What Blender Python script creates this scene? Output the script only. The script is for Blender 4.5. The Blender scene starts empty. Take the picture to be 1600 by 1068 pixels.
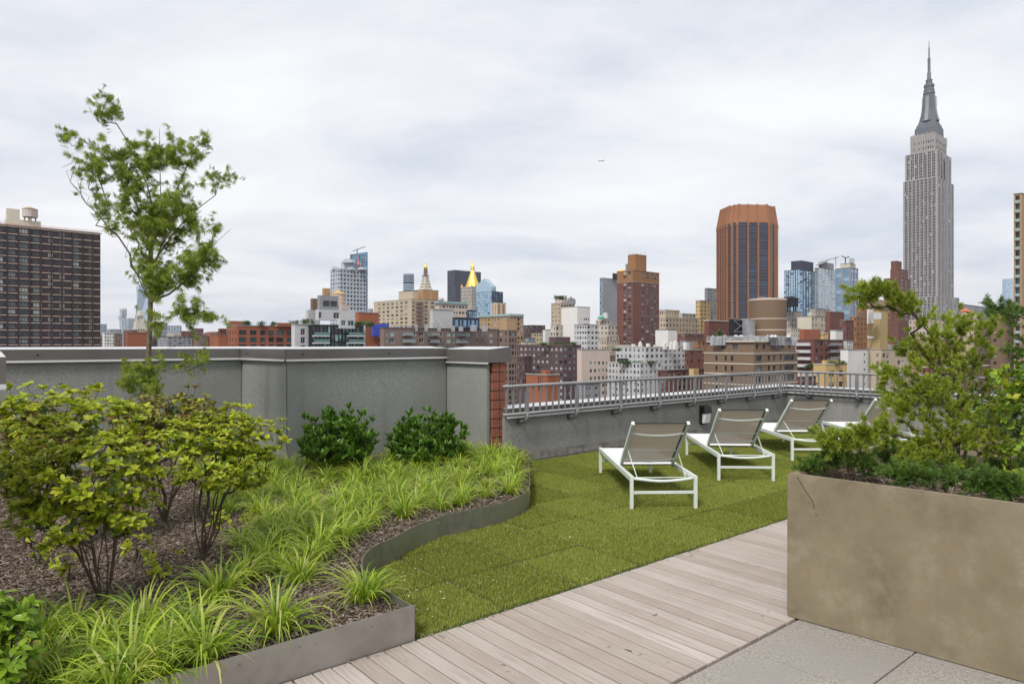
import bpy, bmesh, math, random
import numpy as np
from math import radians, sin, cos, pi

SC = bpy.context.scene
COL = SC.collection
rnd = random.Random(7)
rng = np.random.default_rng(11)

# ---------------------------------------------------------------- camera, sky, sun, exposure
F = 1067.0          # focal length in photo pixels (1600 wide): a 24 mm lens on full frame
HY = 536.5          # horizon row in the photo
EYE = 1.6
GROUND = -55.4      # street level below the terrace

cam = bpy.data.cameras.new('camera')
cam.sensor_width = 36.0
cam.lens = F / 1600 * 36
cam.shift_y = (HY - 534.0) / 1600
cam.clip_start = 0.05
cam.clip_end = 30000
cam_o = bpy.data.objects.new('camera', cam)
cam_o.location = (0, 0, EYE)
cam_o.rotation_euler = (pi / 2, 0, 0)
COL.objects.link(cam_o)
SC.camera = cam_o

SUN_DIR = (-0.36, -0.74, 0.92)   # towards the veiled sun, behind the viewer
_sl = math.sqrt(sum(c * c for c in SUN_DIR))
SUN_EL = math.asin(SUN_DIR[2] / _sl)
SUN_AZ = math.atan2(SUN_DIR[0], SUN_DIR[1])

world = bpy.data.worlds.new('World')
SC.world = world
world.use_nodes = True
nt = world.node_tree
for n in list(nt.nodes):
    nt.nodes.remove(n)
def wn(t, **k):
    n = nt.nodes.new(t)
    for a, b in k.items():
        setattr(n, a, b)
    return n
def wmath(op, a, b=None):
    n = wn('ShaderNodeMath', operation=op)
    for i, v in enumerate((a, b)):
        if v is None: continue
        if isinstance(v, (int, float)): n.inputs[i].default_value = v
        else: nt.links.new(v, n.inputs[i])
    return n.outputs[0]
w_out = wn('ShaderNodeOutputWorld')
bg_sky = wn('ShaderNodeBackground'); bg_sky.inputs['Strength'].default_value = 0.08
sky = wn('ShaderNodeTexSky', sky_type='NISHITA', sun_disc=False)
sky.sun_elevation = SUN_EL
sky.sun_rotation = SUN_AZ
sky.air_density = 1.2; sky.dust_density = 2.0
nt.links.new(sky.outputs[0], bg_sky.inputs['Color'])
tc = wn('ShaderNodeTexCoord')
sep = wn('ShaderNodeSeparateXYZ'); nt.links.new(tc.outputs['Generated'], sep.inputs[0])
zc = wmath('MAXIMUM', sep.outputs['Z'], 0.0)
den = wmath('ADD', zc, 0.16)
px_ = wmath('DIVIDE', sep.outputs['X'], den); py_ = wmath('DIVIDE', sep.outputs['Y'], den)
cmb = wn('ShaderNodeCombineXYZ'); nt.links.new(px_, cmb.inputs[0]); nt.links.new(py_, cmb.inputs[1])
mp = wn('ShaderNodeMapping'); nt.links.new(cmb.outputs[0], mp.inputs[0])
mp.inputs['Rotation'].default_value = (0, 0, radians(-24)); mp.inputs['Scale'].default_value = (0.75, 1.15, 1)
mp.inputs['Location'].default_value = (3.4, 1.3, 0)
n1 = wn('ShaderNodeTexNoise'); n1.inputs['Scale'].default_value = 0.95; n1.inputs['Detail'].default_value = 8; n1.inputs['Roughness'].default_value = 0.58
n1.inputs['Distortion'].default_value = 0.35
nt.links.new(mp.outputs[0], n1.inputs['Vector'])
cr = wn('ShaderNodeValToRGB'); nt.links.new(n1.outputs['Fac'], cr.inputs[0])
cr.color_ramp.elements[0].position = 0.33; cr.color_ramp.elements[0].color = (0.615, 0.66, 0.745, 1)
cr.color_ramp.elements[1].position = 0.62; cr.color_ramp.elements[1].color = (0.93, 0.925, 0.935, 1)
e = cr.color_ramp.elements.new(0.48); e.color = (0.815, 0.822, 0.862, 1)
bg_cl = wn('ShaderNodeBackground'); bg_cl.inputs['Strength'].default_value = 0.565
nt.links.new(cr.outputs[0], bg_cl.inputs['Color'])
mixw = wn('ShaderNodeMixShader'); mixw.inputs[0].default_value = 0.94   # closed cloud layer, a little sky colour through it
nt.links.new(bg_sky.outputs[0], mixw.inputs[1]); nt.links.new(bg_cl.outputs[0], mixw.inputs[2])
nt.links.new(mixw.outputs[0], w_out.inputs['Surface'])

sun = bpy.data.lights.new('sun', 'SUN')
sun.energy = 1.5
sun.angle = radians(13)
sun.color = (1.0, 0.95, 0.88)
sun_o = bpy.data.objects.new('sun', sun)
COL.objects.link(sun_o)
from mathutils import Vector, Matrix
sun_o.rotation_euler = Vector(SUN_DIR).to_track_quat('Z', 'Y').to_euler()
sun_o.location = (-20, -20, 60)

SC.view_settings.view_transform = 'Standard'
SC.view_settings.look = 'None'
SC.view_settings.gamma = 1.0
SC.view_settings.use_curve_mapping = False
SC.view_settings.exposure = 1.0
SC.render.engine = 'CYCLES'
SC.cycles.use_denoising = True
SC.cycles.max_bounces = 6
SC.cycles.diffuse_bounces = 3
SC.cycles.glossy_bounces = 3
SC.cycles.transmission_bounces = 4
SC.cycles.transparent_max_bounces = 8
SC.cycles.volume_bounces = 0
SC.cycles.caustics_reflective = False
SC.cycles.caustics_refractive = False

# ---------------------------------------------------------------- helpers
def at(x, y, z=0.0):
    """photo pixel -> point of the horizontal plane z"""
    Y = (EYE - z) * F / (y - HY)
    return ((x - 800) / F * Y, Y, z)
def atY(x, y, Y):
    """photo pixel -> point at depth Y"""
    return ((x - 800) / F * Y, Y, EYE - (y - HY) / F * Y)

def tag(o, label=None, cat=None, group=None, kind=None):
    if label: o['label'] = label
    if cat: o['category'] = cat
    if group: o['group'] = group
    if kind: o['kind'] = kind
    return o
def empty(name, loc=(0, 0, 0), parent=None):
    o = bpy.data.objects.new(name, None)
    o.location = loc
    o.empty_display_size = 0.2
    COL.objects.link(o)
    if parent: o.parent = parent
    return o
def link(name, me, parent=None, loc=None, rz=None):
    o = bpy.data.objects.new(name, me)
    COL.objects.link(o)
    if parent is not None:
        o.parent = parent
        o.matrix_parent_inverse = Matrix.Translation(-parent.location) if loc is None and tuple(parent.location) != (0, 0, 0) else Matrix.Identity(4)
    if loc is not None: o.location = loc
    if rz is not None: o.rotation_euler[2] = rz
    return o
def np_mesh(name, V, faces, mats, mi=None, smooth=False):
    """V (n,3); faces: list of int arrays (m,k) of one k each"""
    me = bpy.data.meshes.new(name)
    V = np.asarray(V, dtype=np.float32)
    faces = [np.asarray(f, dtype=np.int32) for f in faces if len(f)]
    me.vertices.add(len(V)); me.vertices.foreach_set('co', V.ravel())
    nl = sum(f.size for f in faces); nf = sum(len(f) for f in faces)
    me.loops.add(nl); me.loops.foreach_set('vertex_index', np.concatenate([f.ravel() for f in faces]))
    tot = np.concatenate([np.full(len(f), f.shape[1], np.int32) for f in faces])
    st = np.concatenate([[0], np.cumsum(tot)[:-1]]).astype(np.int32)
    me.polygons.add(nf); me.polygons.foreach_set('loop_start', st); me.polygons.foreach_set('loop_total', tot)
    for m in (mats if isinstance(mats, (list, tuple)) else [mats]): me.materials.append(m)
    if mi is not None: me.polygons.foreach_set('material_index', np.asarray(mi, dtype=np.int32))
    if smooth: me.polygons.foreach_set('use_smooth', np.ones(nf, dtype=bool))
    me.update(calc_edges=True)
    me.validate()
    return me

class MB:
    """collects shapes for ONE mesh object"""
    def __init__(s): s.v = []; s.f = []; s.m = []
    def quad(s, a, b, c, d, m=0):
        i = len(s.v); s.v += [a, b, c, d]; s.f.append((i, i + 1, i + 2, i + 3)); s.m.append(m)
    def poly(s, pts, m=0):
        i = len(s.v); s.v += list(pts); s.f.append(tuple(range(i, i + len(pts)))); s.m.append(m)
    def hexa(s, p, m=0):
        """8 corners: bottom 4 (ccw from above), top 4"""
        i = len(s.v); s.v += [tuple(q) for q in p]
        for f in ((3, 2, 1, 0), (4, 5, 6, 7), (0, 1, 5, 4), (1, 2, 6, 5), (2, 3, 7, 6), (3, 0, 4, 7)):
            s.f.append(tuple(i + k for k in f)); s.m.append(m)
    def box(s, x0, x1, y0, y1, z0, z1, m=0):
        s.hexa([(x0, y0, z0), (x1, y0, z0), (x1, y1, z0), (x0, y1, z0), (x0, y0, z1), (x1, y0, z1), (x1, y1, z1), (x0, y1, z1)], m)
    def obox(s, P, d, L, n, T, z0, z1, m=0):
        """box with bottom edge from P along d (2d) for L, thickness T along n"""
        a = (P[0], P[1]); b = (P[0] + d[0] * L, P[1] + d[1] * L); c = (b[0] + n[0] * T, b[1] + n[1] * T); e = (a[0] + n[0] * T, a[1] + n[1] * T)
        q = [a, b, c, e]
        if (b[0] - a[0]) * (e[1] - a[1]) - (b[1] - a[1]) * (e[0] - a[0]) < 0: q = [a, e, c, b]
        s.hexa([(x, y, z0) for x, y in q] + [(x, y, z1) for x, y in q], m)
    def prism(s, pts, z0, z1, m=0, cap=True, top_scale=1.0, mt=None):
        n = len(pts); cx = sum(p[0] for p in pts) / n; cy = sum(p[1] for p in pts) / n
        i = len(s.v)
        s.v += [(x, y, z0) for x, y in pts] + [(cx + (x - cx) * top_scale, cy + (y - cy) * top_scale, z1) for x, y in pts]
        for k in range(n):
            j = (k + 1) % n
            s.f.append((i + k, i + j, i + n + j, i + n + k)); s.m.append(m)
        if cap:
            s.f.append(tuple(i + n + k for k in range(n))); s.m.append(m if mt is None else mt)
            s.f.append(tuple(i + n - 1 - k for k in range(n))); s.m.append(m)
    def lathe(s, c, prof, seg=16, m=0, rot=0.0, ms=None):
        """prof: list of (r,z)"""
        i = len(s.v)
        for r, z in prof:
            for k in range(seg):
                a = rot + 2 * pi * k / seg
                s.v.append((c[0] + r * cos(a), c[1] + r * sin(a), z))
        for j in range(len(prof) - 1):
            for k in range(seg):
                l = (k + 1) % seg
                s.f.append((i + j * seg + k, i + j * seg + l, i + (j + 1) * seg + l, i + (j + 1) * seg + k)); s.m.append(m if ms is None else ms[j])
        s.f.append(tuple(i + (len(prof) - 1) * seg + k for k in range(seg))); s.m.append(m if ms is None else ms[-1])
        s.f.append(tuple(i + seg - 1 - k for k in range(seg))); s.m.append(m if ms is None else ms[0])
    def tube(s, pts, r, seg=8, m=0, r2=None):
        pts = [Vector(p) for p in pts]; n = len(pts); i = len(s.v)
        prev = None
        for k, p in enumerate(pts):
            t = (pts[min(k + 1, n - 1)] - pts[max(k - 1, 0)]).normalized()
            if prev is None:
                a = Vector((0, 0, 1)) if abs(t.z) < 0.9 else Vector((1, 0, 0))
                x = t.cross(a).normalized()
            else:
                x = (prev - t * prev.dot(t)).normalized()
            prev = x; y = t.cross(x)
            rr = r if r2 is None else r + (r2 - r) * k / max(1, n - 1)
            for q in range(seg):
                a = 2 * pi * q / seg
                s.v.append(tuple(p + (x * cos(a) + y * sin(a)) * rr))
        for k in range(n - 1):
            for q in range(seg):
                l = (q + 1) % seg
                s.f.append((i + k * seg + q, i + k * seg + l, i + (k + 1) * seg + l, i + (k + 1) * seg + q)); s.m.append(m)
        s.f.append(tuple(i + seg - 1 - q for q in range(seg))); s.m.append(m)
        s.f.append(tuple(i + (n - 1) * seg + q for q in range(seg))); s.m.append(m)
    def mesh(s, name, mats, smooth=False):
        me = bpy.data.meshes.new(name)
        me.from_pydata(s.v, [], s.f)
        for m in (mats if isinstance(mats, (list, tuple)) else [mats]): me.materials.append(m)
        me.polygons.foreach_set('material_index', s.m)
        if smooth:
            me.polygons.foreach_set('use_smooth', [True] * len(s.f))
        me.update()
        return me
    def build(s, name, mats, parent=None, smooth=False, bevel=0.0):
        o = link(name, s.mesh(name, mats, smooth), parent)
        if bevel:
            b = o.modifiers.new('bevel', 'BEVEL'); b.width = bevel; b.segments = 2; b.limit_method = 'ANGLE'
        return o

# ---------------------------------------------------------------- materials
MATS = {}
def mat(name, col, rough=0.7, metal=0.0, spec=0.5, var=None, bump=None, vec='pos', scale3=(1, 1, 1), island=None, objvar=None,
        translucent=None, alpha=None):
    """procedural principled material.
    var=(noise scale, colour2, lo, hi) mixes a second colour by noise (a list of them is allowed)
    bump=(scale, strength, distance); island=(colour2, colour3) random colours per leaf; objvar=colour2 random per object"""
    if name in MATS: return MATS[name]
    m = bpy.data.materials.new(name); m.use_nodes = True
    t = m.node_tree; bs = t.nodes['Principled BSDF']; out = t.nodes['Material Output']
    bs.inputs['Roughness'].default_value = rough; bs.inputs['Metallic'].default_value = metal
    bs.inputs['Specular IOR Level'].default_value = spec
    bs.inputs['Base Color'].default_value = (*col, 1)
    def new(k): return t.nodes.new(k)
    cur = None
    def colmix(fac, c2):
        nonlocal cur
        mx = new('ShaderNodeMix'); mx.data_type = 'RGBA'
        if cur is None: mx.inputs[6].default_value = (*col, 1)
        else: t.links.new(cur, mx.inputs[6])
        mx.inputs[7].default_value = (*c2, 1)
        t.links.new(fac, mx.inputs[0]); cur = mx.outputs[2]
    vsock = None
    if var or bump:
        if vec == 'pos': g = new('ShaderNodeNewGeometry'); vs = g.outputs['Position']
        else: g = new('ShaderNodeTexCoord'); vs = g.outputs['Object']
        mpn = new('ShaderNodeMapping'); mpn.inputs['Scale'].default_value = scale3
        t.links.new(vs, mpn.inputs[0]); vsock = mpn.outputs[0]
    if objvar:
        oi = new('ShaderNodeObjectInfo')
        for i, c2 in enumerate(objvar):
            if i == 0: f = oi.outputs['Random']
            else:
                w = new('ShaderNodeMath'); w.operation = 'MULTIPLY'; t.links.new(oi.outputs['Random'], w.inputs[0]); w.inputs[1].default_value = 17.3 * i
                w2 = new('ShaderNodeMath'); w2.operation = 'FRACT'; t.links.new(w.outputs[0], w2.inputs[0]); f = w2.outputs[0]
            colmix(f, c2)
    if island:
        g2 = new('ShaderNodeNewGeometry')
        for i, c2 in enumerate(island):
            w = new('ShaderNodeMath'); w.operation = 'MULTIPLY'; t.links.new(g2.outputs['Random Per Island'], w.inputs[0]); w.inputs[1].default_value = (1.0, 7.37, 23.1)[i]
            w2 = new('ShaderNodeMath'); w2.operation = 'FRACT'; t.links.new(w.outputs[0], w2.inputs[0])
            w3 = new('ShaderNodeMath'); w3.operation = 'POWER'; t.links.new(w2.outputs[0], w3.inputs[0]); w3.inputs[1].default_value = (1.0, 2.5, 6.0)[i]
            colmix(w3.outputs[0], c2)
    for vv in (var if isinstance(var, list) else [var] if var else []):
        sc, c2, lo, hi = vv[:4]
        nz = new('ShaderNodeTexNoise'); nz.inputs['Scale'].default_value = sc; nz.inputs['Detail'].default_value = 4
        if len(vv) > 4:
            m2 = new('ShaderNodeMapping'); m2.inputs['Scale'].default_value = vv[4]; t.links.new(vsock, m2.inputs[0]); t.links.new(m2.outputs[0], nz.inputs['Vector'])
        else: t.links.new(vsock, nz.inputs['Vector'])
        mr = new('ShaderNodeMapRange'); mr.inputs[1].default_value = lo; mr.inputs[2].default_value = hi
        t.links.new(nz.outputs['Fac'], mr.inputs[0]); colmix(mr.outputs[0], c2)
    if cur is not None: t.links.new(cur, bs.inputs['Base Color'])
    if bump:
        nb = new('ShaderNodeTexNoise'); nb.inputs['Scale'].default_value = bump[0]; nb.inputs['Detail'].default_value = 3
        t.links.new(vsock, nb.inputs['Vector'])
        bn = new('ShaderNodeBump'); bn.inputs['Strength'].default_value = bump[1]; bn.inputs['Distance'].default_value = bump[2]
        t.links.new(nb.outputs['Fac'], bn.inputs['Height']); t.links.new(bn.outputs[0], bs.inputs['Normal'])
    if translucent:
        tr = new('ShaderNodeBsdfTranslucent')
        if cur is not None: t.links.new(cur, tr.inputs['Color'])
        else: tr.inputs['Color'].default_value = (*col, 1)
        ms = new('ShaderNodeMixShader'); ms.inputs[0].default_value = translucent
        t.links.new(bs.outputs[0], ms.inputs[1]); t.links.new(tr.outputs[0], ms.inputs[2]); t.links.new(ms.outputs[0], out.inputs['Surface'])
    if alpha is not None:
        bs.inputs['Alpha'].default_value = alpha
    MATS[name] = m
    return m

def inst(tv, tfs, M, T):
    """template verts (k,3), faces list, matrices (N,3,3) columns=axes, translations (N,3)"""
    N = len(T); k = len(tv)
    V = (np.einsum('nij,kj->nki', M, tv) + T[:, None, :]).reshape(-1, 3)
    out = []
    for tf in tfs:
        tf = np.asarray(tf)
        out.append((tf[None] + (np.arange(N) * k)[:, None, None]).reshape(-1, tf.shape[1]))
    return V, out
def frames(d, up=None, roll=None):
    """(N,3) forward directions -> matrices with columns (side, forward, normal)"""
    d = d / np.linalg.norm(d, axis=1, keepdims=True)
    if up is None: up = np.tile(np.array([0, 0, 1.0]), (len(d), 1))
    s = np.cross(d, up); l = np.linalg.norm(s, axis=1, keepdims=True)
    s = np.where(l < 1e-3, np.array([1.0, 0, 0]), s / np.maximum(l, 1e-6))
    n = np.cross(s, d)
    if roll is not None:
        c, si = np.cos(roll)[:, None], np.sin(roll)[:, None]
        s, n = s * c + n * si, n * c - s * si
    return np.stack([s, d, n], axis=2)
# ---------------------------------------------------------------- the city
UC = (0.744, 0.668)        # the street grid: to the far right ...
VC = (0.668, -0.744)       # ... and to the near right
def cm(name, c, dark=0.82, **k):
    return mat('city_' + name, c, rough=k.pop('rough', 0.85), spec=0.3,
               var=[(0.05, tuple(x * dark for x in c), 0.35, 0.7), (0.9, tuple(x * 0.88 for x in c), 0.45, 0.75, (1, 1, 0.12))], **k)
M_ROOF = cm('roof', (0.30, 0.29, 0.28))
GLASS = [mat('glass_dark', (0.018, 0.022, 0.03), rough=0.12, spec=0.6), mat('glass_grey', (0.09, 0.105, 0.125), rough=0.2, spec=0.6),
         mat('glass_blind', (0.42, 0.43, 0.42), rough=0.5), mat('glass_shade', (0.22, 0.24, 0.25), rough=0.35)]
GLASS_TEAL = [mat('glass_teal', (0.03, 0.09, 0.09), rough=0.12, spec=0.7), GLASS[0], mat('glass_pale_teal', (0.25, 0.42, 0.40), rough=0.3), GLASS[1]]
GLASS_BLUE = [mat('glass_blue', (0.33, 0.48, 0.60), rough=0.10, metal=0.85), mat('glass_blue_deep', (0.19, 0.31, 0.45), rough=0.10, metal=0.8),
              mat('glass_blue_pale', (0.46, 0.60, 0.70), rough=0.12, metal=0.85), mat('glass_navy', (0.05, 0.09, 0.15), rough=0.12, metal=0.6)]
GLASS_BLACK = [mat('glass_black', (0.02, 0.022, 0.035), rough=0.2, spec=0.5), mat('glass_black_soft', (0.045, 0.05, 0.075), rough=0.25), GLASS[0], GLASS[1]]
M_FRAME_W = mat('window_frame_white', (0.62, 0.62, 0.60), rough=0.5)
M_FRAME_D = mat('window_frame_dark', (0.05, 0.05, 0.055), rough=0.5)

def window_unit(name, glass, frame, mull):
    b = MB(); t = 0.06
    b.quad((0, 0, 0), (1, 0, 0), (1, 0, 1), (0, 0, 1), 0)
    b.box(0, t, -0.06, -0.004, 0, 1, 1); b.box(1 - t, 1, -0.06, -0.004, 0, 1, 1)
    b.box(t, 1 - t, -0.06, -0.004, 0, t, 1); b.box(t, 1 - t, -0.06, -0.004, 1 - t, 1, 1)
    for k in range(1, mull):
        x = k / mull; b.box(x - 0.02, x + 0.02, -0.055, -0.004, t, 1 - t, 1)
    return b.mesh(name, [glass, frame])
WIN_UNITS = {}
def win_variants(key, glasses, frame, mull):
    if key not in WIN_UNITS:
        WIN_UNITS[key] = [window_unit('window', g, frame, mull) for g in glasses]
    return WIN_UNITS[key]

def pick(w):
    r = rnd.random(); a = 0
    for i, x in enumerate(w):
        a += x
        if r < a: return i
    return len(w) - 1

def facade(wb, pb, P, d, L, n, z0, z1, zvis, cols, fh, ww=0.55, wh=0.55, top=0.25, dep=0.25, gw=(0.66, 0.14, 0.08, 0.12), ind=None, strip=False, skip=None):
    """one wall face with recessed windows. wb wall MB, pb pane MB (or None), P start, d direction, n outward normal"""
    def pt(a, z, o=0.0): return (P[0] + d[0] * a - n[0] * o, P[1] + d[1] * a - n[1] * o, z)
    flip = d[0] * n[1] - d[1] * n[0] > 0
    def q(B, a, b, c, e, m=0):
        if flip: B.quad(a, e, c, b, m)
        else: B.quad(a, b, c, e, m)
    if isinstance(cols, int):
        n_ = cols; pat = rnd.choice(((1,), (1, 1), (1, .6), (1, 1, .55), (1, .7, .7), (.85, 1.1)))
        cols = [((k + 0.5 - ww * pat[k % len(pat)] / 2) / n_, (k + 0.5 + ww * pat[k % len(pat)] / 2) / n_) for k in range(n_)] if n_ else []
    cols = [(a * L, b * L) for a, b in cols]
    if not cols or fh <= 0:
        q(wb, pt(0, z0), pt(L, z0), pt(L, z1), pt(0, z1)); return
    zt = z1 - top * fh
    rows = []
    while zt - wh * fh > max(zvis, z0 + 0.3):
        rows.append((zt - wh * fh, zt)); zt -= fh
    zprev = z1
    for r, (a, b) in enumerate(rows):
        q(wb, pt(0, b), pt(L, b), pt(L, zprev), pt(0, zprev))
        x = 0.0
        for c, (s0, s1) in enumerate(cols):
            q(wb, pt(x, a), pt(s0, a), pt(s0, b), pt(x, b)); x = s1
            if skip and skip(r, c):
                q(wb, pt(s0, a), pt(s1, a), pt(s1, b), pt(s0, b)); continue
            q(wb, pt(s0, a), pt(s0, a, dep), pt(s0, b, dep), pt(s0, b)); q(wb, pt(s1, a, dep), pt(s1, a), pt(s1, b), pt(s1, b, dep))
            q(wb, pt(s0, a), pt(s1, a), pt(s1, a, dep), pt(s0, a, dep)); q(wb, pt(s0, b, dep), pt(s1, b, dep), pt(s1, b), pt(s0, b))
            g = pick(gw)
            if ind is None:
                if g != 2 and gw[2] + gw[3] > .12 and rnd.random() < .35:      # a blind half way down
                    h = a + (b - a) * rnd.uniform(.3, .75)
                    q(pb, pt(s0, a, dep), pt(s1, a, dep), pt(s1, h, dep), pt(s0, h, dep), g); q(pb, pt(s0, h, dep), pt(s1, h, dep), pt(s1, b, dep), pt(s0, b, dep), rnd.choice((2, 3)))
                else: q(pb, pt(s0, a, dep), pt(s1, a, dep), pt(s1, b, dep), pt(s0, b, dep), g)
            else:
                root, units = ind
                o = link('window', units[g], root, loc=None)
                o.matrix_parent_inverse = Matrix.Identity(4)
                ang = math.atan2(d[1], d[0]); p0 = pt(s0, a, dep - 0.02)
                if d[0] * n[1] - d[1] * n[0] > 0:      # unit faces -y of its own frame
                    p0 = pt(s1, a, dep - 0.02); ang += pi
                o.location = (p0[0] - root.location[0], p0[1] - root.location[1], p0[2] - root.location[2])
                o.rotation_euler = (0, 0, ang); o.scale = (s1 - s0, 1, b - a)
        q(wb, pt(x, a), pt(L, a), pt(L, b), pt(x, b))
        zprev = a
    q(wb, pt(0, z0), pt(L, z0), pt(L, zprev), pt(0, zprev))

def foot(x0, xs, x1, D, dl=None, dr=None, minl=6.0):
    """grid aligned footprint: near corner at column xs and depth D, faces reaching columns x0 and x1"""
    Px = (xs - 800) / F * D; Py = D
    def solve(x, e):
        k = (x - 800) / F; return (k * Py - Px) / (e[0] - k * e[1])
    eL = (-VC[0], -VC[1]); eR = UC
    Ll = max(solve(x0, eL), 0.0) if dl is None else dl
    Lr = max(solve(x1, eR), 0.0) if dr is None else dr
    return (Px, Py), eL, max(Ll, minl), eR, max(Lr, minl)
def zat(y, D): return EYE - (y - HY) / F * D

class Bld:
    def __init__(s, name, label, cat='building', group=None):
        s.root = empty(name); tag(s.root, label, cat, group); s.first = True
    def block(s, x0, xs, x1, yt, D, m, nl=0, nr=0, fp=0, yb=None, yv=None, name='wall', glass=GLASS, wl={}, wr={}, band=None, ind=None, roof=True, dl=None, dr=None, rm=None, minl=None, bandk=(0.0, 0.09)):
        if minl is None: minl = 2.5 if yb is None else 1.6
        P, eL, Ll, eR, Lr = foot(x0, xs, x1, D, dl, dr, minl)
        z1 = zat(yt, D); z0 = GROUND if yb is None else zat(yb, D)
        if yv is None: yv = 556 if x1 < 785 else 660
        zv = zat(yv, D); fh = fp / F * D
        wb, pb = MB(), MB()
        nL = (-UC[0], -UC[1]); nR = VC
        if ind: ind = (s.root, ind)
        facade(wb, pb, P, eL, Ll, nL, z0, z1, zv, nl, fh, ind=ind, **wl)
        facade(wb, pb, P, eR, Lr, nR, z0, z1, zv, nr, fh, ind=ind, **wr)
        A = (P[0] + eL[0] * Ll, P[1] + eL[1] * Ll); C = (P[0] + eR[0] * Lr, P[1] + eR[1] * Lr); B = (A[0] + eR[0] * Lr, A[1] + eR[1] * Lr)
        wb.quad((*A, z0), (*B, z0), (*B, z1), (*A, z1)); wb.quad((*B, z0), (*C, z0), (*C, z1), (*B, z1))
        t = min(0.4, Ll * 0.1, Lr * 0.1); h = min(0.9, (z1 - z0) * 0.2)
        def ins(p, sx, sy): return (p[0] + (eL[0] * sx + eR[0] * sy) * t, p[1] + (eL[1] * sx + eR[1] * sy) * t)
        o4 = [P, C, B, A]; i4 = [ins(P, 1, 1), ins(C, 1, -1), ins(B, -1, -1), ins(A, -1, 1)]
        for k in range(4):
            j = (k + 1) % 4
            wb.quad((*o4[k], z1), (*o4[j], z1), (*i4[j], z1), (*i4[k], z1))
            wb.quad((*i4[k], z1), (*i4[j], z1), (*i4[j], z1 - h), (*i4[k], z1 - h))
        if z1 - z0 > 6 and D < 900:      # stone or metal cap along the parapet
            cb = MB(); o_ = .18
            cb.obox((P[0] + nL[0] * o_ + nR[0] * o_, P[1] + nL[1] * o_ + nR[1] * o_), eL, Ll + 2 * o_, (-nL[0], -nL[1]), o_ + t + .05, z1 - .02, z1 + .22); cb.obox((P[0] + nR[0] * o_ - nL[0] * (t + .06), P[1] + nR[1] * o_ - nL[1] * (t + .06)), eR, Lr, (-nR[0], -nR[1]), o_ + t + .05, z1 - .02, z1 + .217)
            cb.build('parapet_cap', CAPS[rnd.randrange(4)], s.root)
        wb.build(name, m, s.root)
        rb = MB(); rb.poly([(*p, z1 - h) for p in i4]); rb.build('roof', rm or M_ROOF, s.root)
        if pb.f:
            o = pb.build('window_panes', glass, s.root); o['kind'] = 'stuff'
        if band:
            bb = MB(); z = z1 - bandk[0] * fh
            while z > zv:
                bb.obox((P[0] + nL[0] * .12, P[1] + nL[1] * .12), eL, Ll, (-nL[0], -nL[1]), 0.117, z - bandk[1] * fh, z)
                bb.obox((P[0] + nR[0] * .12 + nL[0] * .12, P[1] + nR[1] * .12 + nL[1] * .12), eR, Lr, (-nR[0], -nR[1]), 0.117, z - bandk[1] * fh, z)
                z -= fh
            o = bb.build('floor_bands', band, s.root); o['kind'] = 'stuff'
        s.P, s.eL, s.Ll, s.eR, s.Lr, s.z1, s.D = P, eL, Ll, eR, Lr, z1, D
        return s
    def pt(s, a, b, z=0, o=0.0):
        """point of the last block: a along the left face, b along the right face"""
        return (s.P[0] + s.eL[0] * a + s.eR[0] * b, s.P[1] + s.eL[1] * a + s.eR[1] * b, s.z1 + z)
    def tank(s, x, yt, yb, w, D, body, cone=None, name='water_tank'):
        """wooden roof tank on legs, centred on column x; w = width in photo pixels"""
        c = ((x - 800) / F * D, D); r = w / 2 / F * D; zt = zat(yt, D); zb = zat(yb, D); h = zt - zb
        b = MB()
        zc = zb + h * 0.22; ze = zt - h * (0.2 if cone else 0.06)
        b.lathe(c, [(r * 1.0, zc), (r * 1.0, ze)], 16, 0)
        for k in range(3): b.lathe(c, [(r * 1.015, zc + (ze - zc) * (0.2 + 0.3 * k)), (r * 1.015, zc + (ze - zc) * (0.24 + 0.3 * k))], 16, 1)
        b.lathe(c, [(r * 1.08, ze), (r * 0.55, ze + (zt - ze) * .55), (r * 0.03, zt)], 16, 1)
        for k in range(4):
            a = pi / 4 + k * pi / 2; b.box(c[0] + r * .7 * cos(a) - r * .07, c[0] + r * .7 * cos(a) + r * .07, c[1] + r * .7 * sin(a) - r * .07, c[1] + r * .7 * sin(a) + r * .07, zb - h * .15, zc, 1)
        o = b.build(name, [body, cone or body], s.root)
        return s
    def add(s, b, name, m, smooth=False, stuff=False):
        o = b.build(name, m, s.root, smooth)
        if stuff: o['kind'] = 'stuff'
        return o
    def equip(s, x0, x1, yb, D, n, m, hpx=(3, 8), wpx=(4, 9), name='roof_unit'):
        for k in range(n):
            x = x0 + (x1 - x0) * (k + rnd.uniform(.2, .8)) / n; w = rnd.uniform(*wpx) / F * D; h = rnd.uniform(*hpx) / F * D
            b = MB(); p = ((x - 800) / F * D, D); z = zat(yb, D)
            b.obox(p, UC, w, (-VC[0], -VC[1]), w * .7, z - 1.2, z + h)
            if rnd.random() < .5: b.lathe((p[0] + UC[0] * w * .5 - VC[0] * w * .35, p[1] + UC[1] * w * .5 - VC[1] * w * .35), [(w * .22, z + h), (w * .22, z + h * 1.2), (w * .05, z + h * 1.3)], 8)
            s.add(b, name, m)
        return s

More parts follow.
